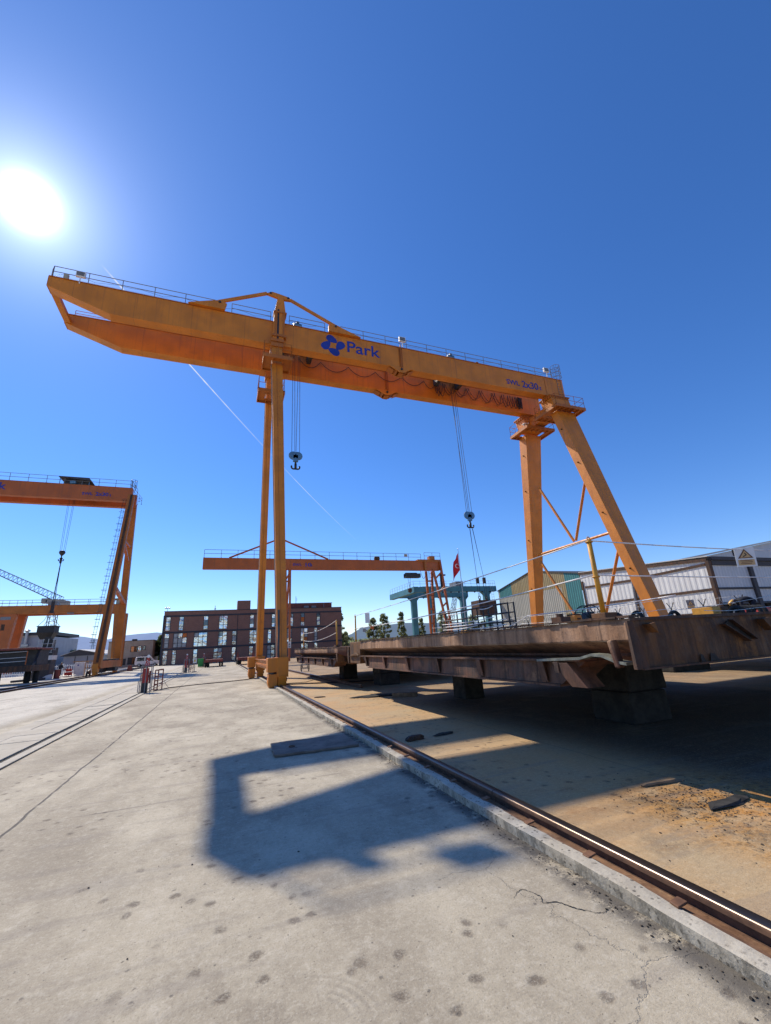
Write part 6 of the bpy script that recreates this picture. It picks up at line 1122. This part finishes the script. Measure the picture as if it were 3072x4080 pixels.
mb = MB(); mb.hexa([(XW - .2, 47.2, 9.8), (XW + 40, 47.2, 9.8), (XW + 40, 29.4, 8.5), (XW - .2, 29.4, 8.5), (XW - .2, 47.2, 9.9), (XW + 40, 47.2, 9.9), (XW + 40, 29.4, 8.6), (XW - .2, 29.4, 8.6)]); build('roof', mb, M['roof_light'], WH)
mb = MB(); mb.box(XW + .26, XW + 40, 29.5, 29.62, 3.6, 8.0); build('front_wall', mb, M['clad_shade'], WH); mb = MB()
for z, h_ in ((7.85, .5), (5.15, .2), (3.6, .2)): mb.box(XW + .26, XW + 40, 29.36, 29.49, z - h_ / 2, z + h_ / 2)
for x in (54.4, 61, 67): mb.box(x - .3, x + .3, 29.25, 29.495, 0, 8.0)
mb.box(XW + .2, XW + 40, 29.2, 29.49, 8.15, 8.5); build('front_frame', mb, M['darkband'], WH); mb = MB(); mb.box(XW + .3, XW + 40, 34, 34.1, 0, 3.6); build('inner_wall', mb, M['darkmetal'], WH)
FH = thing('far_hall', 'pale roofed hall rising behind the white warehouse at upper right', 'building', (100, 60, 0)); mb = MB(); mb.prism([(83, 13.6), (124, 19.9), (160, 25), (160, 0), (83, 0)], 'y', 60, 60.3); build('wall', mb, M['clad_shade'], FH); mb = MB(); mb.beam((82.5, 59.8, 13.9), (160, 59.8, 25.5), .8, .35); build('roof', mb, M['roof_light'], FH)
for x in (106.5, 90): mb = MB(); mb.prism([(x, 14.8 + (x - 90) * .155), (x + 2.2, 15.1 + (x - 90) * .155), (x + 2.2, 13.6 + (x - 90) * .155), (x, 13.4 + (x - 90) * .155)], 'y', 59.9, 59.99); build('vent', mb, M['darkband'], FH)
# barbed wire fence
BF = thing('barbed_wire_fence', 'barbed wire fence with Y topped posts and coils before the warehouse', 'fence', (42, 40, 0))
for i in range(14):
    y = 24.2 + i * 3.15; mb = MB(); mb.box(41.95, 42.05, y - .05, y + .05, 0, 3.3); mb.beam((42, y, 3.28), (42, y - .35, 3.92), .07, .05); mb.beam((42, y, 3.28), (42, y + .35, 3.92), .07, .05); build('post', mb, M['black'], BF)
mb = MB()
for z in (1.2, 2.0, 2.8, 3.3, 3.85): mb.tube((42, 24, z), (42, 66, z), .012, 4)
build('wire', mb, M['steel'], BF); mb = MB(); P = []
for i in range(42 * 22): a = i * 2 * math.pi / 11; P.append(V((42 + .42 * math.sin(a) * .5, 24.2 + i / 22 + .12 * math.sin(a * .37), 3.62 + .42 * math.cos(a))))
mb.path(P, .012, 3); build('coil', mb, M['steel'], BF)
sign_plate('warning_sign', 41.9, 28.4, 3.55, .62, .85, 'dark warning sign with triangle hanging on the barbed wire fence', face=(-1, -.5), tone='greyrail', txt=True)
# cars before the warehouse bays
def car(x, y, rz, label, body='vanwhite', name='parked_car', van=False, group=None, L=4.3):
    t_ = thing(name, label, 'van' if van else 'car', (x, y, 0), group); H_ = 1.82 if van else 1.45; h0 = .95; pr = [(-L / 2, .35), (-L / 2, h0), (-L / 2 + .08, H_ - .08), (-L / 2 + .3, H_), (.35, H_), (1.05 if van else .8, 1.08), (L / 2 - .2, .92), (L / 2, .7), (L / 2, .35)] if van else [(-L / 2, .35), (-L / 2, .9), (-L / 2 + .5, H_ - .06), (-L / 2 + 1.0, H_), (.3, H_), (1.0, .96), (L / 2 - .15, .82), (L / 2, .65), (L / 2, .35)]
    mb = MB(); mb.prism([(x + a, z) for a, z in pr], 'y', y - .85, y + .85); b_ = build('body', mb, M[body], t_, bevel=.07)
    for sy in (-1, 1):
        for a, c_ in ((-L / 2 + .3, -.55), (-.45, .75)) if van else ((-L / 2 + .8, -.2), (-.1, .6)):
            mb = MB(); q = [(x + a, 1.02), (x + c_, 1.02), (x + c_ - (.35 if c_ > 0 else 0), H_ - .15), (x + a + .08, H_ - .15)]; mb.prism(q, 'y', y + sy * .852 - .004, y + sy * .852 + .004); build('side_window', mb, M['glass_dark'], t_)
    for a in (-L / 2 + .8, L / 2 - .85):
        for sy in (-.78, .78): mb = MB(); mb.lathe((x + a, y + sy, .31), [(.14, -.1), (.29, -.1), (.31, -.06), (.31, .06), (.29, .1), (.14, .1)], 18, 'y'); wh = build('wheel', mb, M['rubber'], t_); mb = MB(); mb.lathe((x + a, y + sy * 1.02, .31), [(.17, -.1), (.17, .1)], 12, 'y'); build('rim', mb, M['steel'], wh)
    for sy in (-.6, .6):
        mb = MB(); mb.box(x + L / 2 - .02, x + L / 2 + .02, y + sy - .15, y + sy + .15, .62, .75); build('headlight', mb, M['steel'], t_); mb = MB(); mb.box(x - L / 2 - .02, x - L / 2 + .02, y + sy - .08, y + sy + .08, .8, 1.1); build('tail_light', mb, M['red'], t_)
    mb = MB(); mb.box(x - L / 2 - .04, x - L / 2 + .05, y - .86, y + .86, .3, .5); mb.box(x + L / 2 - .05, x + L / 2 + .04, y - .86, y + .86, .28, .5); build('bumper', mb, M['black'], t_)
    for sy in (-1, 1): mb = MB(); mb.box(x + .75, x + .9, y + sy * .95 - .08, y + sy * .95 + .08, 1.0, 1.15); build('mirror', mb, M['black'], t_)
    t_.rotation_euler = (0, 0, rz); return t_
car(-13.0, 96.8, 0, 'white panel van parked before the beige building', van=True)
for i, (x, y, lb) in enumerate(((56, 26.5, 'white boat hull shaped car roof behind the bending worker'), )): pass
t_ = thing('truck_load', 'pale machinery load parked in the shade behind the bending worker', 'machinery', (58, 31, 0)); mb = MB(); mb.box(51.5, 66, 30.5, 32.5, 1.0, 2.9); mb.box(50, 66, 30.2, 32.8, .5, .98); build('bed', mb, M['white'], t_, bevel=.15); mb = MB()
for i in range(6): mb.lathe((52 + i * 2.3, 31, 3.3 + .25 * (i % 2)), [(.2, -.8), (.45, -.6), (.5, .5), (.2, .8)], 9, 'x')
build('machine_part', mb, M['darkmetal'], t_); mb = MB()
for x in (52, 55, 62, 64): mb.lathe((x, 30.3, .5), [(.3, -.15), (.5, -.15), (.5, .15), (.3, .15)], 14, 'y')
build('wheels', mb, M['rubber'], t_)
# lattice mast and pylon
def pylon(x, y, h, label, arms=True):
    t_ = thing('power_pylon', label, 'pylon', (x, y, 0), 'far pylons'); mb = MB(); lattice(mb, (x, y, 0), (x, y, h), h * .16, h * .03, 9, h * .006); build('tower', mb, M['pylonhaze'], t_); mb = MB()
    for z in (.72, .84, .95): mb.tube((x - h * .12, y, h * z), (x + h * .12, y, h * z), h * .008, 4)
    build('cross_arm', mb, M['pylonhaze'], t_)
pylon(-86, 370, 16.4, 'lattice power pylon on the plain behind the grey gable shed'); pylon(-118, 420, 9, 'small distant pylon left of the grey gable shed')
# ------------------------------------------------------------------ trees
def crown_mesh(seed, h, w_, n, leaf, shape='round'):
    rnd = random.Random(seed); mb = MB(); cl_ = []
    for i in range(int(34 + h * 5)):
        u = rnd.random(); z = h * (.14 + .84 * u); ww = w_ * (1 + .5 * sn(z * .8, seed)) * (math.sin(math.pi * min(1, .12 + .85 * u)) ** .7 if shape == 'round' else (1.05 - u) ** .55); a = rnd.uniform(0, 6.28); r_ = ww * .5 * math.sqrt(rnd.random()); cl_.append((V((r_ * math.cos(a), r_ * math.sin(a), z)), rnd.uniform(.07, .17) * w_))
    for i in range(n):
        c_, r_ = rnd.choice(cl_); d_ = V((rnd.gauss(0, 1), rnd.gauss(0, 1), rnd.gauss(0, .8))).normalized() * r_ * rnd.random() ** .4; p = c_ + d_; a = V((rnd.uniform(-1, 1), rnd.uniform(-1, 1), rnd.uniform(-1, 1))).normalized(); b = a.cross(V((rnd.uniform(-1, 1), rnd.uniform(-1, 1), rnd.uniform(-1, 1)))).normalized(); s_ = leaf * rnd.uniform(.6, 1.3)
        mb.add([p - a * s_, p + b * s_ * .5, p + a * s_, p - b * s_ * .5], [(0, 1, 2, 3)])
    return mb, cl_
def tree(x, y, h, w_, label, seed, mat='leaf', leaf=.17, n=5200, shape='round', group='trees beyond the yard'):
    t_ = thing('tree', label, 'tree', (x, y, 0), group); mb, cl_ = crown_mesh(seed, h, w_, n, leaf, shape); mb.v = [(p[0] + x, p[1] + y, p[2]) for p in mb.v]; build('crown', mb, M[mat], t_, recalc=False)
    mb = MB(); mb.tube((x, y, 0), (x, y, h * .5), .05 * w_, 7, .025 * w_); mb.tube((x, y, h * .5), (x + .1, y, h * .92), .025 * w_, 6, .01)
    for c_, r_ in cl_[:9]: mb.tube((x, y, c_.z * .6), V((x, y, 0)) + c_, .014 * w_, 5, .006)
    build('trunk', mb, M['bark'], t_)
tree(26.6, 104, 10.2, 3.4, 'tall poplar just right of the brick building', 1, n=6000); tree(33.2, 97, 7.6, 3.3, 'leafy tree between the left posts of the pontoon', 2); tree(36.2, 98, 8.7, 3.0, 'tallest of the trees left of the teal crane', 3); tree(41.6, 100, 9.2, 2.6, 'slender poplar right beside the teal crane leg', 4, shape='cone'); tree(47.0, 100, 7.2, 2.4, 'thin tree behind the teal crane left leg', 5)
tree(55.5, 104, 9.2, 4.2, 'bushy dark tree behind the orange trestle and black railing', 6, n=6000); tree(64.8, 104, 7.8, 4.6, 'broad tree behind the hanging steel box', 7, n=6000); tree(71, 106, 6.8, 4.0, 'low tree just left of the striped shed', 8); tree(30.0, 112, 5.2, 4.0, 'low bush like tree behind the gap of the pontoons', 9)
tree(-11.6, 104, 6.0, 3.0, 'dark green tree between beige and brick buildings', 10, 'leaf_dark', .2, 3600, group=None); tree(-12.4, 112, 6.6, 3.4, 'sunlit tree top above the white van', 11, 'leaf', .2, 2600, group=None)
for i, (x, y, h, w_, lb) in enumerate(((-36, 121, 2.9, 4.2, 'round bush left of the grey gable shed'), (-41, 120, 2.4, 4.0, 'low bush beyond the picket fence at left'), (-33, 126, 4.2, 3.6, 'taller bush touching the grey gable shed'))): tree(x, y, h, w_, lb, 20 + i, 'leaf', .2, 1800, group='bushes at left')
tl = MB(); rnd = random.Random(5)
for i in range(9000): x = rnd.uniform(25, 160); y = 150 + rnd.uniform(0, 30); p = V((x, y, rnd.uniform(.2, 1) ** .8 * (3.6 + 1.8 * sn(x * .12, 1) + 1.2 * sn(x * .5, 3)))); a = V((rnd.uniform(-1, 1), rnd.uniform(-1, 1), rnd.uniform(-1, 1))).normalized() * .5; b = V((rnd.uniform(-1, 1), rnd.uniform(-1, 1), rnd.uniform(-1, 1))).normalized() * .35; tl.add([p - a, p + b, p + a, p - b], [(0, 1, 2, 3)])
build('tree_line', tl, M['leaf'], None, 'far belt of scrub and trees on the plain', 'scrub', kind='stuff', recalc=False)
# ------------------------------------------------------------------ vapour trail high in the sky
def trail_x(y): u = (y - 7974) / 15480.; return -2185 + 8285 * u - 620 * u * (1 - u)
TY = [7400, 7805, 8143, 10123, 11139, 12800, 14567, 16000, 17628, 23454, 28044]
TP = [(trail_x(y), y) for y in TY]
TF = [0., .7, .8, .85, .65, .42, .16, .12, .45, .30, 0.]
me = bpy.data.meshes.new('vapour_trail'); vs = []; fs = []; fd = []
for i in range(len(TP) - 1):
    for k in range(10):
        u = k / 10; y_ = TY[i] + (TY[i + 1] - TY[i]) * u; p = V((trail_x(y_), y_)); d_ = V((trail_x(y_ + 50) - p.x, 50)).normalized(); nrm = V((-d_.y, d_.x)); f_ = TF[i] + (TF[i + 1] - TF[i]) * u; f_ *= .75 + .5 * (sn(i * 3.1 + u * 5, 2) + .3)
        w_ = 15 + 4 * sn(i + u * 4, 9)
        for o_, e_ in ((-w_ * 1.6, 0), (-w_ * .6, 1), (w_ * .6, 1), (w_ * 1.6, 0)): vs.append((p.x + nrm.x * o_, p.y + nrm.y * o_, 7000)); fd.append(max(0, min(1, f_)) * e_)
for r in range(len(vs) // 4 - 1):
    for j in range(3): fs.append((r * 4 + j, r * 4 + j + 1, r * 4 + j + 5, r * 4 + j + 4))
me.from_pydata([(x + 2220, y - 7805, z - 7000) for x, y, z in vs], [], fs); ca = me.color_attributes.new('fade', 'FLOAT_COLOR', 'POINT')
for i, f_ in enumerate(fd): ca.data[i].color = (f_, f_, f_, 1)
me.materials.append(M['trail']); o = bpy.data.objects.new('vapour_trail', me); o.location = (-2220, 7805, 7000); COL.objects.link(o); finish(o, 'thin white vapour trail crossing the blue sky behind the tall crane', 'vapour trail')
